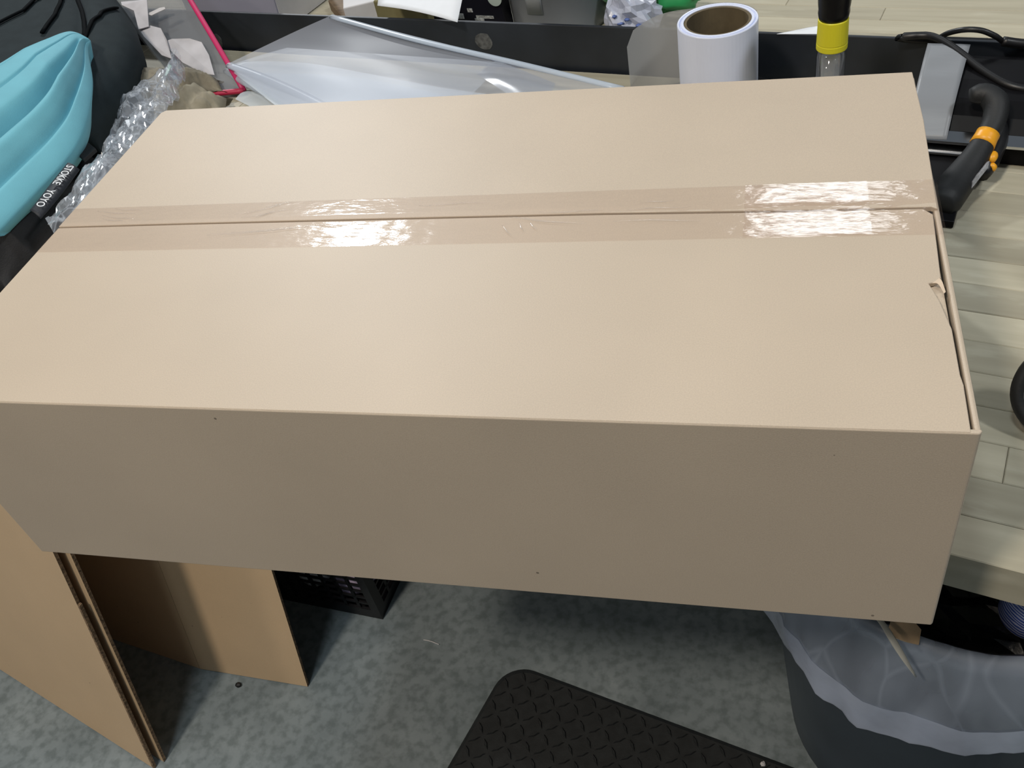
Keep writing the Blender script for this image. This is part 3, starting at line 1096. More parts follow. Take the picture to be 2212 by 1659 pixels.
# loose tail of film curling away to the left
tp = []
for i in range(26):
    u = i / 25
    if u < 0.36:
        a = math.radians(20 + 110 * u / 0.36)
        q = RC + Vector((math.cos(a), math.sin(a), 0)) * (0.0540 + 0.004 * u)
    else:
        w = (u - 0.36) / 0.64
        a = math.radians(130)
        s0_ = RC + Vector((math.cos(a), math.sin(a), 0)) * 0.0554
        e0_ = Vector((0.519, 0.842, 0))
        q = s0_.lerp(e0_, w) + Vector((-0.006, 0.022, 0)) * math.sin(math.pi * w)
    tp.append(q)
g = []
for k in range(9):
    row = []
    for i, q in enumerate(tp):
        w = max(0.0, (i / 25 - 0.36) / 0.64)
        zt_ = z1 - 0.0285 * w
        zb_ = z0 + 0.002 + 0.004 * w
        sh = 0.0
        row.append(Vector((q.x, q.y, zb_ + (zt_ - zb_) * k / 8)))
    g.append(row)
for k in range(9):   # clipped corner at the loose end
    if k >= 7:
        for i in (24, 25):
            g[k][i].z -= (k - 6) * 0.004 * (i - 23)
tailm = film('backing_paper', (0.46, 0.46, 0.45), 0.72, rough=0.3, gloss=0.8)
MB().grid(g).build('loose_tail', tailm, roll, smooth=True)

# ------------------------------------------------------------------ clear tube bottle, yellow collar, black cap
BC = (0.791, 0.735, 0.0)
bt = thing('bottle', (BC[0], BC[1], ZT), 'slim clear bottle with a bright yellow collar and black cap behind the box', 'bottle')
GLASS = film('clear_bottle_plastic', (0.80, 0.83, 0.88), 0.06, rough=0.04, gloss=2.2)
MB().lathe([(0.0165, ZT + 0.0008), (0.0178, ZT + 0.004), (0.0178, 1.000), (0.0170, 1.006), (0.0170, 1.012), (0.0174, 1.013)], BC, 32, caps=True).build('bottle_wall', GLASS, bt, smooth=True)
MB().lathe([(0.0115, ZT + 0.006), (0.0118, 0.96), (0.0115, 0.999)], BC, 20).build('inner_tube', film('inner_clear_tube', (0.85, 0.87, 0.9), 0.12, rough=0.08, gloss=2.5), bt, smooth=True)
MB().lathe([(0.0176, 1.009), (0.0188, 1.010), (0.0188, 1.0165), (0.0184, 1.0175), (0.0187, 1.0185), (0.0182, 1.0470), (0.0170, 1.0480)], BC, 36).build('collar', YELLOW, bt, smooth=False, bevel=0.0006)
MB().lathe([(0.0168, 1.046), (0.0182, 1.052), (0.0188, 1.056), (0.0184, 1.060), (0.0192, 1.066), (0.0200, 1.080), (0.0198, 1.105), (0.0180, 1.115), (0.012, 1.119)], BC, 36).build('cap', BLACK_GLOSS, bt, smooth=True)

# ------------------------------------------------------------------ black tape machine with a silver-grey strip
mcn = thing('tape_dispenser', bench_pt(-0.05, 0.66, ZT), 'black bench tape dispenser with chrome front bars, right of the box', 'tape dispenser', rz=RZ)


def prof_body(s0, s1, prof, name, mt, parent, smooth=False, bevel=0.0):
    m = MB()
    poly = [bench_pt(s0, d, z) for d, z in prof]
    m.prism(poly, bench_pt(s1, 0, 0) - bench_pt(s0, 0, 0))
    return m.build(name, mt, parent, bevel=bevel)


bodyp = [(0.600, ZT + 0.001), (0.600, 0.905), (0.607, 0.917), (0.622, 0.930), (0.645, 0.941), (0.680, 0.948), (0.730, 0.951), (0.745, 0.947), (0.748, 0.938), (0.748, ZT + 0.001)]
prof_body(-0.146, 0.14, bodyp, 'machine_body', BLACK_BODY, mcn, bevel=0.001)
prof_body(-0.146, 0.138, [(0.590, 0.908), (0.590, 0.9115), (0.606, 0.9170), (0.606, 0.9130)], 'chrome_bar', CHROME, mcn)
prof_body(-0.190, -0.055, [(0.580, 0.8985), (0.580, 0.9010), (0.601, 0.9045), (0.601, 0.9020)], 'chrome_bar', CHROME, mcn)
prof_body(-0.215, -0.065, [(0.455, ZT + 0.001), (0.455, ZT + 0.010), (0.470, ZT + 0.014), (0.600, ZT + 0.016), (0.600, ZT + 0.001)], 'base_plate', BLACK_BODY, mcn, bevel=0.001)
STRIP = film('silver_tape_strip', (0.34, 0.36, 0.39), 0.82, rough=0.35, gloss=0.6, bump=0.08, bscale=30, stretch=(1, 6, 1))
sp = spline([(0, 0.744, 0.962), (0, 0.720, 0.9595), (0, 0.685, 0.9545), (0, 0.650, 0.9475), (0, 0.625, 0.9380), (0, 0.607, 0.924), (0, 0.592, 0.9125)], 24)
g = []
for p in sp:
    k = (0.744 - p.y) / 0.152
    sa, sb = -0.150 + 0.006 * k, -0.0985 + 0.0015 * k
    g.append([bench_pt(sa + (sb - sa) * j / 8, p.y, p.z + 0.0015 * nz((p.y * 30, j * 0.1, 0), 1.2, 3)) for j in range(9)])
st = MB().grid(g).build('tape_strip', STRIP, mcn, smooth=True, solid=0.0004)
tag(st, 'silvery translucent tape strip')

# ------------------------------------------------------------------ black and yellow hand scanner
sc = thing('barcode_scanner', (0.9531, 0.6327, 0.8820), 'black handheld scanner with yellow-orange trims lying against the tape dispenser', 'scanner')
sp = spline([(0.9513, 0.6906, 0.9580), (0.9681, 0.6908, 0.9580), (0.9790, 0.6781, 0.9520), (0.9763, 0.6584, 0.9400), (0.9676, 0.6415, 0.9300), (0.9541, 0.6177, 0.9170), (0.9355, 0.5900, 0.9050), (0.9188, 0.5592, 0.9005), (0.9112, 0.5432, 0.9002)], 36)
rads = np.interp(np.linspace(0, 1, 36), [0, 0.05, 0.2, 0.32, 0.45, 0.55, 0.75, 0.93, 1.0], [0.008, 0.012, 0.0150, 0.0135, 0.0125, 0.0145, 0.0195, 0.0198, 0.014])
MB().tube(sp, list(rads), 18, flat=1.0).build('scanner_body', BLACK_MATT, sc, smooth=True)
seg = sp[15:19]
MB().tube(seg, [float(r_) + 0.0008 for r_ in rads[15:19]], 18, flat=1.0).build('orange_band', ORANGE, sc, smooth=True)
MB().tube(spline([(0.9854, 0.6883, 0.9250), (0.9847, 0.6601, 0.9150), (0.9733, 0.6289, 0.9060), (0.9620, 0.6039, 0.9000)], 12), [0.010, 0.011, 0.012, 0.012, 0.012, 0.012, 0.012, 0.012, 0.012, 0.011, 0.010, 0.008], 10).build('scanner_grip', BLACK_PLASTIC, sc, smooth=True)
for q in ([(0.9760, 0.6278, 0.9160), (0.9709, 0.6131, 0.9140)], [(0.9759, 0.6159, 0.9070), (0.9704, 0.6094, 0.9050)]):
    MB().tube(spline(q, 6), [0.003, 0.0055, 0.006, 0.006, 0.0055, 0.003], 10).build('trigger_button', ORANGE, sc, smooth=True)
q = [(0.9444, 0.5716, 0.9040), (0.9631, 0.5983, 0.9130), (0.9646, 0.6029, 0.9200), (0.9452, 0.5752, 0.9110)]
m = MB().prism(q, (0.002, -0.003, 0.003))
lab = m.build('sticker', pmat('grey_sticker', (0.36, 0.37, 0.40), 0.5, var=0.3, vscale=180), sc)
tag(lab, 'pale grey printed sticker')

# ------------------------------------------------------------------ cables
m = MB().tube(spline([bench_pt(0.06, 0.83, 0.925), (0.8956, 0.8536, 0.9570)] + [(0.9164, 0.8489, 0.9620), (0.9344, 0.8309, 0.9620), (0.9538, 0.8005, 0.9580), (0.9746, 0.7653, 0.9520), (0.9972, 0.7338, 0.9480), (1.0190, 0.7214, 0.9450), (1.0573, 0.7179, 0.9400)], 50), 0.0052, 10)
o = m.build('power_cable', BLACK_PLASTIC, smooth=True)
tag(o, 'thicker black cable running from the steel upstand down to the right edge', 'cable')
m = MB().tube(spline([(0.9331, 0.8499, 0.9570), (0.9429, 0.8395, 0.9680), (0.9591, 0.8244, 0.9780), (0.9774, 0.8184, 0.9780), (0.9947, 0.8168, 0.9700), (1.0108, 0.8211, 0.9580), (1.0407, 0.8198, 0.9550)], 40), 0.0036, 10)
m.tube(spline([(1.0047, 0.8176, 0.9620), (1.0235, 0.8164, 0.9580), (1.0553, 0.8122, 0.9550)], 10), 0.0062, 10)
o = m.build('thin_cable', BLACK_PLASTIC, smooth=True)
tag(o, 'thinner black cable arching over the steel upstand at the right', 'cable')

# ------------------------------------------------------------------ round black item at the right edge of the bench
sc_ = Vector((0.9776, 0.2216, 0.9205))
rb = thing('tape_spool', (sc_.x, sc_.y, ZT), 'round black spool with a pale centre standing on the bench at the right edge', 'spool')
sm = Matrix.Translation(sc_) @ Vector((-0.30, -0.80, 0.45)).to_track_quat('Z', 'Y').to_matrix().to_4x4()
MB().lathe([(0.032, -0.013), (0.040, -0.013), (0.0435, -0.008), (0.0435, 0.008), (0.040, 0.013), (0.032, 0.013), (0.032, -0.013)], (0, 0, 0), 48, M=sm, caps=False).build('spool_body', BLACK_MATT, rb, smooth=True)
MB().lathe([(0.016, -0.012), (0.0318, -0.012), (0.0318, 0.012), (0.016, 0.012), (0.016, -0.012)], (0, 0, 0), 40, M=sm, caps=False).build('spool_core', OFFWHITE, rb)

# ------------------------------------------------------------------ left: stroller seat, teal canopy, strap, bags
FAB = pmat('charcoal_stroller_fabric', (0.022, 0.030, 0.034), 0.85, sheen=0.0, spec=0.12, var=0.08, vscale=40, bump=0.2, bscale=700)
TEAL = pmat('teal_canopy_fabric', (0.145, 0.430, 0.530), 0.78, sheen=0.05, var=0.04, vscale=20, bump=0.15, bscale=900)
PIPING = pmat('black_piping', (0.002, 0.003, 0.004), 0.8, spec=0.05)
BLKFAB = pmat('black_webbing', (0.010, 0.010, 0.012), 0.75, bump=0.3, bscale=500)

seat = thing('stroller', (-0.65, 0.95, ZT), 'charcoal grey padded stroller seat with black piping behind the teal canopy', 'stroller seat')
sA = [(-1.6136, 1.9467, 0.9800), (-1.1235, 1.2990, 1.0000), (-0.8212, 0.9124, 1.0000), (-0.6087, 0.6557, 0.9800)]
sB = [(-0.7067, 1.3897, 0.9850), (-0.4234, 1.0657, 0.9850), (-0.3440, 0.9108, 0.9750), (-0.3174, 0.7136, 0.9550)]


def seat_z(t, v):
    b = 0.075 * (max(0.0, 4 * v * (1 - v)) ** 0.45) * (max(0.0, math.sin(math.pi * (0.08 + 0.84 * t))) ** 0.4)
    b -= 0.010 * math.exp(-((v - 0.80 - 0.06 * t) / 0.022) ** 2)
    b -= 0.012 * math.exp(-((v - 0.45 + 0.30 * t) / 0.022) ** 2)
    return b


GS = loft(sA, sB, 40, 44, seat_z, skirt=ZT + 0.003, tuck=0.05)
MB().grid(GS).build('seat_pad', FAB, seat, smooth=True)


def on_seat(t, v, lift=0.002):
    a, b = spline(sA, 60), spline(sB, 60)
    i = min(59, max(0, int(round(t * 59))))
    return a[i].lerp(b[i], v) + Vector((0, 0, seat_z(t, v) + lift))


for pts in (((0.70, 0.84), (0.66, 0.852), (0.59, 0.875), (0.49, 0.915), (0.42, 0.965)), ((0.36, 0.815), (0.48, 0.825), (0.68, 0.843)), ((0.76, 0.42), (0.68, 0.525), (0.62, 0.61), (0.50, 0.69), (0.42, 0.74)), ((0.46, 0.775), (0.56, 0.755), (0.72, 0.700))):
    q = [on_seat(p_.x, p_.y, 0.004) for p_ in spline([(t, v, 0) for t, v in pts], 16)]
    MB().tube(q, 0.0042, 8, flat=0.6).build('piping', PIPING, seat, smooth=True)

canopy = thing('stroller_canopy', (-0.45, 0.70, ZT), 'teal fabric stroller canopy with deep folds lying at the left of the box', 'canopy')
cA = [(-0.3854, 0.8890, 1.0450), (-0.4302, 0.9042, 1.0480), (-0.4548, 0.8645, 1.0500), (-0.4756, 0.8262, 1.0500), (-0.4907, 0.7880, 1.0500), (-0.5262, 0.7434, 1.0450), (-0.5624, 0.6900, 1.0400)]
cB = [(-0.3827, 0.8889, 1.0400), (-0.3708, 0.8570, 1.0350), (-0.3137, 0.7632, 1.0200), (-0.2709, 0.6576, 1.0050), (-0.2639, 0.5895, 0.9950), (-0.2765, 0.5192, 0.9850), (-0.2916, 0.4237, 0.9750)]


def can_z(t, v):
    k = min(1.0, t * 2.2) ** 0.8
    z = 0.042 * (max(0.0, 4 * v * (1 - v)) ** 0.7) * k
    z -= 0.010 * math.exp(-((v - 0.15) / 0.012) ** 2) * k
    z -= 0.012 * math.exp(-((v - 0.40) / 0.011) ** 2) * k
    z -= 0.060 * math.exp(-((v - 0.66 + 0.03 * t) / 0.042) ** 2) * min(1.0, max(0, t - 0.12) * 2.4)
    z += 0.012 * math.exp(-((v - 0.78) / 0.05) ** 2) * k
    z -= 0.016 * math.exp(-((v - 0.865) / 0.018) ** 2) * k
    return z


MB().grid(loft(cA, cB, 60, 110, can_z, skirt=ZT + 0.07, tuck=0.07)).build('canopy_fabric', TEAL, canopy, smooth=True)
# bundle of black fabric the canopy sits on
bb = MB().grid(loft([(-0.5893, 0.6929, 0.9300), (-0.4921, 0.5161, 0.9400), (-0.4027, 0.4018, 0.9400), (-0.3980, 0.3774, 0.9100)], [(-0.3610, 0.7884, 0.9000), (-0.3358, 0.6966, 0.9200), (-0.2805, 0.5042, 0.9500), (-0.3154, 0.4155, 0.9100)], 30, 26,
                    lambda t, v: 0.03 * math.sin(math.pi * v) + 0.012 * nz((t * 4, v * 4, 0), 1.5, 3), skirt=ZT + 0.002)).build('black_fabric', BLKFAB, smooth=True)
tag(bb, 'bunched black fabric under the teal canopy, left of the taped box', 'fabric')
# woven brand strap with white lettering
s_in = [(-0.2430, 0.5597, 1.0040), (-0.2401, 0.5072, 1.0020), (-0.2380, 0.4719, 1.0000), (-0.2389, 0.4509, 0.9980)]
s_out = [(-0.2215, 0.5512, 0.9970), (-0.2171, 0.5005, 0.9950), (-0.2166, 0.4624, 0.9930), (-0.2202, 0.4422, 0.9900)]
strap = MB().grid(loft(s_in, s_out, 20, 5, lambda t, v: 0.003 * math.sin(math.pi * v))).build('label_strap', pmat('navy_black_webbing', (0.010, 0.013, 0.020), 0.6, bump=0.2, bscale=600), canopy, smooth=True, solid=0.0015)
tag(strap, 'black woven strap with white lettering')
LETTER = pmat('white_lettering', (0.75, 0.78, 0.82), 0.6)


def lettering(txt, p0, p1, q0, parent, size, name='lettering', mt=LETTER):
    """flat letters on a strap: baseline from p0 to p1, q0 = a point on the cap side"""
    p0, p1, q0 = Vector(p0), Vector(p1), Vector(q0)
    x = (p1 - p0).normalized()
    y = (q0 - p0) - x * (q0 - p0).dot(x)
    y.normalize()
    z = x.cross(y)
    cu = bpy.data.curves.new(name, 'FONT')
    cu.body = txt
    cu.size = size
    cu.extrude = 0.0003
    cu.materials.append(mt)
    o = bpy.data.objects.new(name, cu)
    COL.objects.link(o)
    bpy.context.view_layer.update()
    wdt = max(1e-4, o.dimensions.x)
    k = (p1 - p0).length / wdt
    Mx = Matrix((x, y, z)).transposed().to_4x4()
    Mx = Matrix.Translation(p0 + z * 0.0016) @ Mx @ Matrix.Diagonal((k, 1.0, 1.0, 1.0))
    me = bpy.data.meshes.new_from_object(o.evaluated_get(bpy.context.evaluated_depsgraph_get()))
    bpy.data.objects.remove(o)
    me.name = name
    o = bpy.data.objects.new(name, me)
    COL.objects.link(o)
    o.parent = parent
    o.matrix_basis = wm(parent).inverted() @ Mx
    return o


lettering('STOKKE', (-0.2332, 0.5466, 1.0065), (-0.2311, 0.5028, 1.0045), (-0.2214, 0.5413, 1.0025), strap, 0.0150)
lettering('YOYO', (-0.2299, 0.4899, 1.0040), (-0.2281, 0.4531, 1.0020), (-0.2187, 0.4852, 1.0000), strap, 0.0150)
o = MB().prism([(-0.2943, 0.6362, 0.9750), (-0.2635, 0.6115, 0.9720), (-0.2631, 0.6457, 0.9700), (-0.2972, 0.6704, 0.9730)], (0, 0, 0.006)).build('webbing_tab', BLKFAB, bevel=0.001)
tag(o, 'square black webbing tab beside the clear crumpled bag', 'webbing')

# crumpled clear bag
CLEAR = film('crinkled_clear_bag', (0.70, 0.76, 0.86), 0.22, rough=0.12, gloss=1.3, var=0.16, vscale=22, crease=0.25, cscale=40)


def crump(seed, amp, fr):
    def d(p, t, v):
        e = Vector((noise.cell(p * fr + Vector((seed, 0, 0))), noise.cell(p * fr + Vector((0, seed, 3))), noise.cell(p * fr + Vector((7, 0, seed)))))
        f1 = nz(p, 34, seed)
        return Vector((0.25 * amp * (e.x - 0.5), 0.25 * amp * (e.y - 0.5), amp * (e.z - 0.5) + amp * 1.2 * abs(f1)))
    return d


cb_ = thing('clear_bag', (-0.3, 0.8, ZT), 'crumpled shiny clear plastic bag squeezed between canopy and taped box', 'bag')
g = loft([(-0.3037, 0.9803, 0.9650), (-0.2962, 0.8986, 0.9650), (-0.3305, 0.8431, 0.9600), (-0.2975, 0.7574, 0.9600), (-0.2599, 0.6511, 0.9650), (-0.2438, 0.5886, 0.9650), (-0.2359, 0.5190, 0.9650), (-0.2391, 0.4682, 0.9600)],
         [(-0.2823, 0.9688, 0.9500), (-0.2541, 0.8905, 0.9450), (-0.2022, 0.7629, 0.9650), (-0.1813, 0.6390, 0.9800), (-0.1682, 0.5675, 0.9850), (-0.1612, 0.4869, 0.9900), (-0.1593, 0.4416, 0.9900), (-0.1747, 0.4047, 0.9800)], 70, 26,
         lambda t, v: 0.020 * math.sin(math.pi * v), disp=crump(2.0, 0.008, 30))
MB().grid(g).build('bag_film', CLEAR, cb_)
g = loft([(-0.3167, 0.9850, 0.9550), (-0.3027, 0.8712, 0.9500), (-0.2837, 0.7531, 0.9550), (-0.2645, 0.6679, 0.9550), (-0.2486, 0.5593, 0.9550)],
         [(-0.2929, 0.9729, 0.9400), (-0.2429, 0.8337, 0.9450), (-0.2139, 0.7092, 0.9600), (-0.2034, 0.6143, 0.9650), (-0.1962, 0.4899, 0.9650)], 46, 18,
         lambda t, v: 0.012 * math.sin(math.pi * v), disp=crump(5.0, 0.007, 24))
MB().grid(g).build('bag_film', CLEAR, cb_)
GREEN = pmat('green_print', (0.02, 0.16, 0.10), 0.4)
g = loft([(-0.2932, 0.9377, 0.9680), (-0.2815, 0.8996, 0.9660)], [(-0.2839, 0.9315, 0.9670), (-0.2773, 0.8977, 0.9650)], 4, 3)
MB().grid(g).build('green_print', GREEN, cb_, solid=0.0004)

# pink-edged clear pouch with paper tags
pouch = thing('zip_pouch', (-0.3, 1.05, ZT), 'clear pouch with bright pink edging propped against the black steel upstand', 'pouch')
PINK = pmat('bright_pink_trim', (0.52, 0.018, 0.115), 0.45)
PCLEAR = film('clear_pouch_film', (0.55, 0.56, 0.60), 0.20, rough=0.08, gloss=2.0, bump=0.1, bscale=12)
pTR, pBR, pBL, pTL = [Vector(q) for q in [(-0.3663, 1.1748, 1.0120), (-0.1956, 0.9773, 0.8900), (-0.3276, 0.9904, 0.8920), (-0.5958, 1.2292, 1.0200)]]
MB().tube(spline([pTR, pTR.lerp(pBR, 0.5) + Vector((0, 0, 0.003)), pBR], 16), 0.0050, 10, flat=0.6).build('pink_trim', PINK, pouch, smooth=True)
MB().tube(spline([pBR, pBR.lerp(pBL, 0.5) + Vector((0, -0.010, 0.000)), pBL], 14), 0.0062, 10, flat=0.8).build('pink_trim', pmat('deep_pink_trim', (0.42, 0.015, 0.06), 0.5), pouch, smooth=True)
MB().tube(spline([pTL, pTL.lerp(pTR, 0.5) + Vector((0, 0, 0.006)), pTR], 12), 0.0050, 10, flat=0.6).build('pink_trim', PINK, pouch, smooth=True)
MB().grid(loft([pTL, pTL.lerp(pBL, 0.5), pBL], [pTR, pTR.lerp(pBR, 0.5), pBR], 16, 12, lambda t, v: 0.010 * math.sin(math.pi * v) * math.sin(math.pi * t))).build('front_film', PCLEAR, pouch, smooth=True)
MB().grid(loft([pTL + Vector((0, 0.01, -0.012)), pTL.lerp(pBL, 0.5) + Vector((0, 0.012, -0.016)), pBL], [pTR + Vector((0, 0.01, -0.012)), pTR.lerp(pBR, 0.5) + Vector((0, 0.012, -0.016)), pBR], 12, 10)).build('rear_film', film('grey_pouch_back', (0.24, 0.26, 0.28), 0.7, rough=0.3), pouch, smooth=True)
TAGM = pmat('grey_white_tag', (0.50, 0.49, 0.52), 0.6, var=0.1, vscale=25)


def tagcard(pts, lb, mt=TAGM, lines=0):
    m = MB().prism(pts, (0.0, -0.0004, 0.0012))
    o = m.build('paper_tag', mt)
    tag(o, lb, 'tag', 'paper tags inside the pink-edged pouch')
    return o


def pface(px, py, k=0.005):
    pass


tagcard([(-0.3742, 1.0582, 0.9560), (-0.3530, 1.0594, 0.9600), (-0.3165, 1.0593, 0.9580), (-0.2923, 1.0550, 0.9510), (-0.2736, 1.0336, 0.9350), (-0.2563, 1.0001, 0.9120), (-0.2808, 1.0049, 0.9140), (-0.3259, 1.0226, 0.9300)], 'white round-cornered paper tag low inside the pink-edged pouch')
tagcard([(-0.4275, 1.0801, 0.9770), (-0.4028, 1.0829, 0.9790), (-0.3797, 1.0780, 0.9740), (-0.3625, 1.0568, 0.9620), (-0.3452, 1.0240, 0.9380), (-0.3687, 1.0321, 0.9430), (-0.4118, 1.0641, 0.9670)], 'white paper tag at the middle left inside the pink-edged pouch')
tagcard([(-0.4727, 1.1243, 1.0120), (-0.4146, 1.1225, 1.0120), (-0.4019, 1.0767, 0.9800), (-0.4213, 1.0707, 0.9790), (-0.4384, 1.1040, 1.0010), (-0.4674, 1.1158, 1.0090)], 'long pale paper strip inside the pink-edged pouch by the stroller seat')
o = tagcard([(-0.4148, 1.1015, 0.9930), (-0.3875, 1.1105, 0.9990), (-0.3756, 1.1099, 1.0000), (-0.3725, 1.1058, 0.9980), (-0.4028, 1.0996, 0.9910)], 'folded white care label at the top inside the pink-edged pouch', OFFWHITE)
for i in range(3):
    a, b = Vector((-0.4182, 1.1092, 1.0005)), Vector((-0.3848, 1.1163, 1.0085))
# crumpled kraft paper lumps between pouch and clear bag
KP = pmat('crumpled_brown_paper', (0.27, 0.235, 0.165), 0.85, var=0.15, vscale=20, bump=0.2, bscale=200)
KP2 = pmat('dusty_beige_cloth', (0.22, 0.195, 0.145), 0.9, var=0.2, vscale=30, bump=0.3, bscale=400)
o = MB().grid(loft([(-0.3488, 1.0000, 0.9050), (-0.3080, 0.9736, 0.9050), (-0.2625, 0.9564, 0.9020), (-0.2202, 0.9331, 0.8920)], [(-0.2851, 0.8123, 0.8950), (-0.2470, 0.8087, 0.8950), (-0.2044, 0.8098, 0.8920), (-0.1708, 0.8283, 0.8880)], 26, 20,
                   lambda t, v: 0.022 * math.sin(math.pi * v) + 0.014 * abs(math.sin(t * 8 + v * 3)) + 0.006 * nz((t * 5, v * 5, 0), 2, 1), skirt=ZT + 0.002)).build('brown_cloth', KP, smooth=True)
tag(o, 'bunched beige-brown cloth lying at the rear left corner of the taped box', 'cloth')
o = MB().grid(loft([(-0.4132, 0.9540, 0.9450), (-0.3889, 0.9804, 0.9450), (-0.3479, 0.9809, 0.9400), (-0.3294, 0.9814, 0.9250)], [(-0.3883, 0.8494, 0.9150), (-0.3673, 0.8790, 0.9150), (-0.3263, 0.8904, 0.9150), (-0.3155, 0.9321, 0.9050)], 22, 18,
                   lambda t, v: 0.020 * math.sin(math.pi * v) + 0.012 * abs(nz((t * 4, v * 4, 0), 2, 7)), skirt=ZT + 0.002)).build('brown_paper', KP2, smooth=True)
tag(o, 'crumpled dusty brown paper beside the charcoal stroller seat', 'paper')
o = MB().grid(loft([(-0.3121, 0.9955, 0.9300), (-0.2940, 1.0028, 0.9250), (-0.2644, 0.9919, 0.9150)], [(-0.3116, 0.9684, 0.9080), (-0.2826, 0.9718, 0.9060), (-0.2453, 0.9740, 0.8960)], 16, 14,
                   lambda t, v: 0.012 * math.sin(math.pi * v) + 0.008 * abs(nz((t * 4, v * 4, 0), 2, 9)), skirt=ZT + 0.012)).build('brown_scrap', KP2, smooth=True)
tag(o, 'small grey-brown cloth scrap seen low inside the pink-edged pouch', 'cloth')

# ------------------------------------------------------------------ things on the back bench
def upright(name, pts, d0, d1, mt, parent=None, **k):
    """box-like body standing on the back bench: outline in (s, z) extruded from depth d0 to d1"""
    m = MB()
    m.prism([bench_pt(s, d0, z) for s, z in pts], bench_pt(0, d1, 0) - bench_pt(0, d0, 0))
    return m.build(name, mt, parent, **k)


def bs(P, d=None):
    v = Vector(P) - E0
    return v.x * 0.9666 + v.y * -0.2564


bin_ = thing('plastic_bin', bench_pt(-1.52, 0.93, ZT), 'translucent lavender grey plastic bin standing behind the steel upstand', 'bin', rz=RZ)
sL, sR = bs((-0.4587, 1.3021, 0.9198)), bs((-0.2217, 1.2393, 0.9192))
GB = film('grey_lavender_plastic', (0.44, 0.44, 0.53), 0.85, rough=0.3)
upright('bin_front', [(sL, ZT + 0.002), (sR - 0.004, ZT + 0.002), (sR + 0.008, ZT + 0.15), (sL - 0.008, ZT + 0.15)], 0.845, 0.849, GB, parent=bin_)
upright('bin_rear', [(sL, ZT + 0.002), (sR - 0.004, ZT + 0.002), (sR + 0.008, ZT + 0.15), (sL - 0.008, ZT + 0.15)], 1.00, 1.004, GB, parent=bin_)
upright('bin_side', [(sR - 0.006, ZT + 0.002), (sR - 0.002, ZT + 0.002), (sR + 0.008, ZT + 0.15), (sR + 0.004, ZT + 0.15)], 0.849, 1.0, OFFWHITE, parent=bin_)
upright('bin_side', [(sL, ZT + 0.002), (sL + 0.004, ZT + 0.002), (sL - 0.004, ZT + 0.15), (sL - 0.008, ZT + 0.15)], 0.849, 1.0, GB, parent=bin_)
upright('bin_bottom', [(sL + 0.004, ZT + 0.002), (sR - 0.006, ZT + 0.002), (sR - 0.006, ZT + 0.006), (sL + 0.004, ZT + 0.006)], 0.849, 1.0, GB, parent=bin_)

q = bs((-0.0416, 1.2432, 0.9092))
o = MB().box(-0.042, 0.042, -0.03, 0.03, 0.0005, 0.05, M=Matrix.Translation(bench_pt(q, 0.905, ZT)) @ Matrix.Rotation(RZ + math.radians(35), 4, 'Z')).build('white_carton', OFFWHITE, bevel=0.002)
tag(o, 'small white carton standing between the bin and the white paper', 'box')
o = MB().box(-0.055, 0.055, -0.02, 0.02, 0.0005, 0.022, M=Matrix.Translation(bench_pt(q - 0.075, 0.93, ZT)) @ Matrix.Rotation(RZ + math.radians(-40), 4, 'Z')).build('wood_block', pmat('dark_brown_wood', (0.16, 0.11, 0.065), 0.7, var=0.2, vscale=30, stretch=(1, 8, 8)), bevel=0.001)
tag(o, 'short dark brown wooden block left of the small white carton', 'block')
# white sheet hanging forward over an olive envelope
pq = [(0.0488, 1.0963, 0.9720), (0.2139, 1.0211, 0.9620), (0.2201, 1.0595, 0.9900), (0.0444, 1.1671, 1.0020)]
m = MB().grid(loft([pq[0], pq[3]], [pq[1], pq[2]], 8, 10, lambda t, v: 0.004 * math.sin(math.pi * v)))
o = m.build('paper_sheet', WHITE_PAPER, smooth=True, solid=0.0005)
tag(o, 'bright white paper sheet lying over the olive envelope on the back bench', 'paper')
sa, sb = bs((0.0092, 1.1987, 0.9153)), bs((0.1212, 1.1690, 0.9084))
o = upright('olive_envelope', [(sa, ZT + 0.001), (sb, ZT + 0.001), (sb, ZT + 0.072), (sa, ZT + 0.068)], 0.852, 0.872, pmat('olive_kraft_paper', (0.20, 0.18, 0.085), 0.75, var=0.1, vscale=30), bevel=0.003)
tag(o, 'olive brown envelope standing under the bright white paper sheet', 'envelope')
sa, sb = bs((0.1149, 1.1810, 0.9035)), bs((0.2671, 1.1407, 0.9020))
pk = thing('black_pouch', bench_pt((sa + sb) / 2, 0.90, ZT), 'black printed pouch standing on the back bench beside the grey bucket', 'pouch', rz=RZ)
upright('pouch_body', [(sa, ZT + 0.001), (sb, ZT + 0.001), (sb - 0.004, ZT + 0.10), (sb - 0.012, ZT + 0.15), (sa + 0.01, ZT + 0.15)], 0.868, 0.90, pmat('printed_black_film', (0.010, 0.010, 0.016), 0.3), pk, bevel=0.004)
PR = pmat('pale_print', (0.50, 0.52, 0.52), 0.6, var=0.5, vscale=260)


def mark(px0, px1, d, name='printed_mark', mt=PR, par=None):
    p0, p1 = Vector(px0), Vector(px1)
    s0_, s1_ = sorted((bs(p0), bs(p1)))
    z0_, z1_ = sorted((p0.z, p1.z))
    m = MB()
    m.prism([bench_pt(s0_, d, z0_), bench_pt(s1_, d, z0_), bench_pt(s1_, d - 0.0008, z1_), bench_pt(s0_, d - 0.0008, z1_)], bench_pt(0, -0.0006, 0) - bench_pt(0, 0, 0))
    return m.build(name, mt, par)


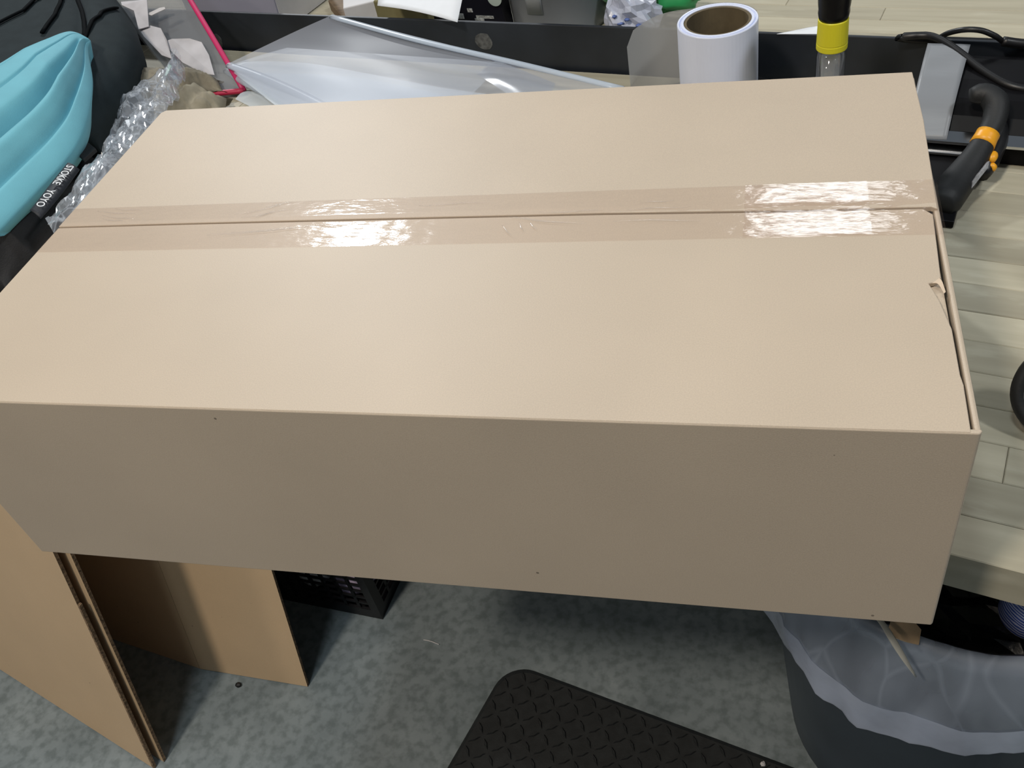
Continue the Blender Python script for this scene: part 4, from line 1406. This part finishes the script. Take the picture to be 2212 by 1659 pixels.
mark((0.1708, 1.1538, 0.9127), (0.1834, 1.1504, 0.9225), 0.868, par=pk)
mark((0.1934, 1.1478, 0.9253), (0.2033, 1.1452, 0.9323), 0.868, par=pk)
mark((0.2051, 1.1447, 0.9071), (0.2233, 1.1398, 0.9145), 0.868, par=pk)
mark((0.2086, 1.1437, 0.9148), (0.2428, 1.1347, 0.9201), 0.868, par=pk)
m = MB().lathe([(0.014, -0.0005), (0.014, 0.0008)], (0, 0, 0), 24, M=Matrix.Translation((0.2517, 1.1302, 0.9525)) @ Matrix.Rotation(RZ, 4, 'Z') @ Matrix.Rotation(math.radians(90), 4, 'X'))
m.build('round_seal', pmat('pale_green_seal', (0.42, 0.50, 0.46), 0.5), pk)
# bucket
bc = bench_pt((bs((0.2697, 1.2072, 0.8717)) + bs((0.4349, 1.1634, 0.8692))) / 2, 0.945, ZT)
br = abs(bs((0.2697, 1.2072, 0.8717)) - bs((0.4349, 1.1634, 0.8692))) / 2
bk = thing('bucket', bc, 'translucent grey plastic bucket standing behind the steel upstand', 'bucket')
MB().lathe([(br * 0.97, 0.001), (br, 0.01), (br * 1.10, 0.20), (br * 1.13, 0.20), (br * 1.13, 0.207), (br * 1.08, 0.205), (br * 0.97, 0.012)], bc, 48, caps=False).build('bucket_wall', film('grey_bucket_plastic', (0.34, 0.37, 0.41), 0.92, rough=0.3, var=0.05, vscale=6), bk, smooth=True)
MB().lathe([(br * 0.96, 0.004), (br * 0.96, 0.008)], bc, 40).build('bucket_bottom', GREY_CARD, bk)
o = MB().grid([[bc + Vector((math.cos(a), math.sin(a), 0)) * (br * (1.012 + 0.085 * (z / 0.19)) + 0.0005) + Vector((0, 0, z)) for a in np.linspace(math.radians(243), math.radians(263), 7)] for z in (0.05, 0.09, 0.13)]).build('bucket_label', pmat('frosted_label', (0.44, 0.48, 0.52), 0.5), bk, smooth=True, solid=0.0004)
# printed tissue bag and green cloth
tcn = bench_pt((bs((0.4459, 1.0725, 0.9177)) + bs((0.5422, 1.0470, 0.9134))) / 2, 0.868, ZT)
TIS = pmat('white_blue_printed_film', (0.60, 0.65, 0.80), 0.35, var=0.5, vscale=30, vary2=(0.16, 0.22, 0.45))
TIS = film('white_crinkled_film', (0.66, 0.70, 0.84), 0.88, rough=0.18, gloss=1.8, bump=0.4, bscale=40)
tb = thing('plastic_packet', tcn, 'white crinkled plastic packet with blue print beside the grey bucket', 'packet')
MB().grid(blob(tcn + Vector((0, 0, 0.045)), (0.043, 0.042, 0.048), 3.0, 0.35, 2.2, 18, 26, flat_bottom=ZT + 0.0008), closed=True).build('packet_film', TIS, tb, smooth=False)
BLUEP = pmat('blue_print', (0.09, 0.14, 0.36), 0.5, var=0.3, vscale=150)
for (a, b, w) in ((1325, 38, 10), (1352, 45, 12), (1338, 53, 16), (1378, 57, 14)):
    p0 = Vector((0.4717, 1.0305, 0.9436)) if a == 1325 else Vector((0.4921, 1.0251, 0.9390)) if a == 1352 else Vector((0.4807, 1.0281, 0.9325)) if a == 1338 else Vector((0.5112, 1.0200, 0.9306))
    MB().grid(blob(p0 + Vector((0.2564, 0.9666, 0)) * 0.004, (0.0004 * w, 0.004, 0.0022), a * 0.1, 0.3, 2, 8, 12), closed=True).build('blue_print', BLUEP, tb, smooth=True)
gc_ = bench_pt(bs((0.5133, 1.1478, 0.9144)), 0.955, ZT)
GRN = pmat('green_fabric', (0.015, 0.17, 0.045), 0.6, sheen=0.2, var=0.25, vscale=14)
gg = thing('green_cloth', gc_, 'crumpled bright green cloth behind the white plastic packet', 'cloth')
MB().grid(blob(gc_ + Vector((-0.01, 0, 0.055)), (0.065, 0.05, 0.060), 8.0, 0.4, 1.8, 20, 28, flat_bottom=ZT + 0.0008), closed=True).build('cloth_fold', GRN, gg, smooth=True)
MB().grid(blob(gc_ + Vector((0.052, -0.02, 0.052)), (0.045, 0.03, 0.030), 12.0, 0.3, 1.8, 16, 22, flat_bottom=ZT + 0.0008), closed=True).build('cloth_fold', pmat('lighter_green_fabric', (0.02, 0.30, 0.09), 0.5, sheen=0.2), gg, smooth=True)
# red knob and white card near the roll
rk = (0.6995, 0.9742, 0.9293)
o = MB().lathe([(0.010, 0.0005), (0.012, 0.003), (0.012, 0.030), (0.009, 0.036)], (rk[0], rk[1], ZT), 20).build('red_cap', pmat('red_plastic', (0.32, 0.05, 0.04), 0.5), smooth=True)
tag(o, 'small dull red cap standing just right of the white film roll', 'cap')
o = MB().prism([(0.7250, 0.9061, 0.9530), (0.7842, 0.8957, 0.9530), (0.7841, 0.9080, 0.9595), (0.7673, 0.9073, 0.9585)], (0, 0, 0.0006)).build('white_card', WHITE_PAPER)
tag(o, 'white pointed paper corner lying on the steel upstand behind the bottle', 'paper')

# ------------------------------------------------------------------ floor litter
o = MB().grid(blob((-0.2648, 0.2818, 0.0040), (0.006, 0.005, 0.0038), 4.0, 0.4, 2, 8, 12), closed=True).build('rubber_crumb', BLACK_MATT, smooth=True)
tag(o, 'small black crumb on the concrete inside the open carton', 'litter')
o = MB().tube(spline([(0.0827, 0.4183, 0.0020), (0.0980, 0.4163, 0.0030), (0.1163, 0.4117, 0.0020)], 6), 0.0009, 6).build('plastic_shred', OFFWHITE)
tag(o, 'thin white shred on the bare concrete in front of the crate', 'litter')
o = MB().grid(blob((0.7288, 0.2499, 0.0150), (0.004, 0.004, 0.003), 6.0, 0.5, 2, 7, 9), closed=True).build('paper_crumb', OFFWHITE)
tag(o, 'tiny white crumb lying on the black diamond tread mat', 'litter')
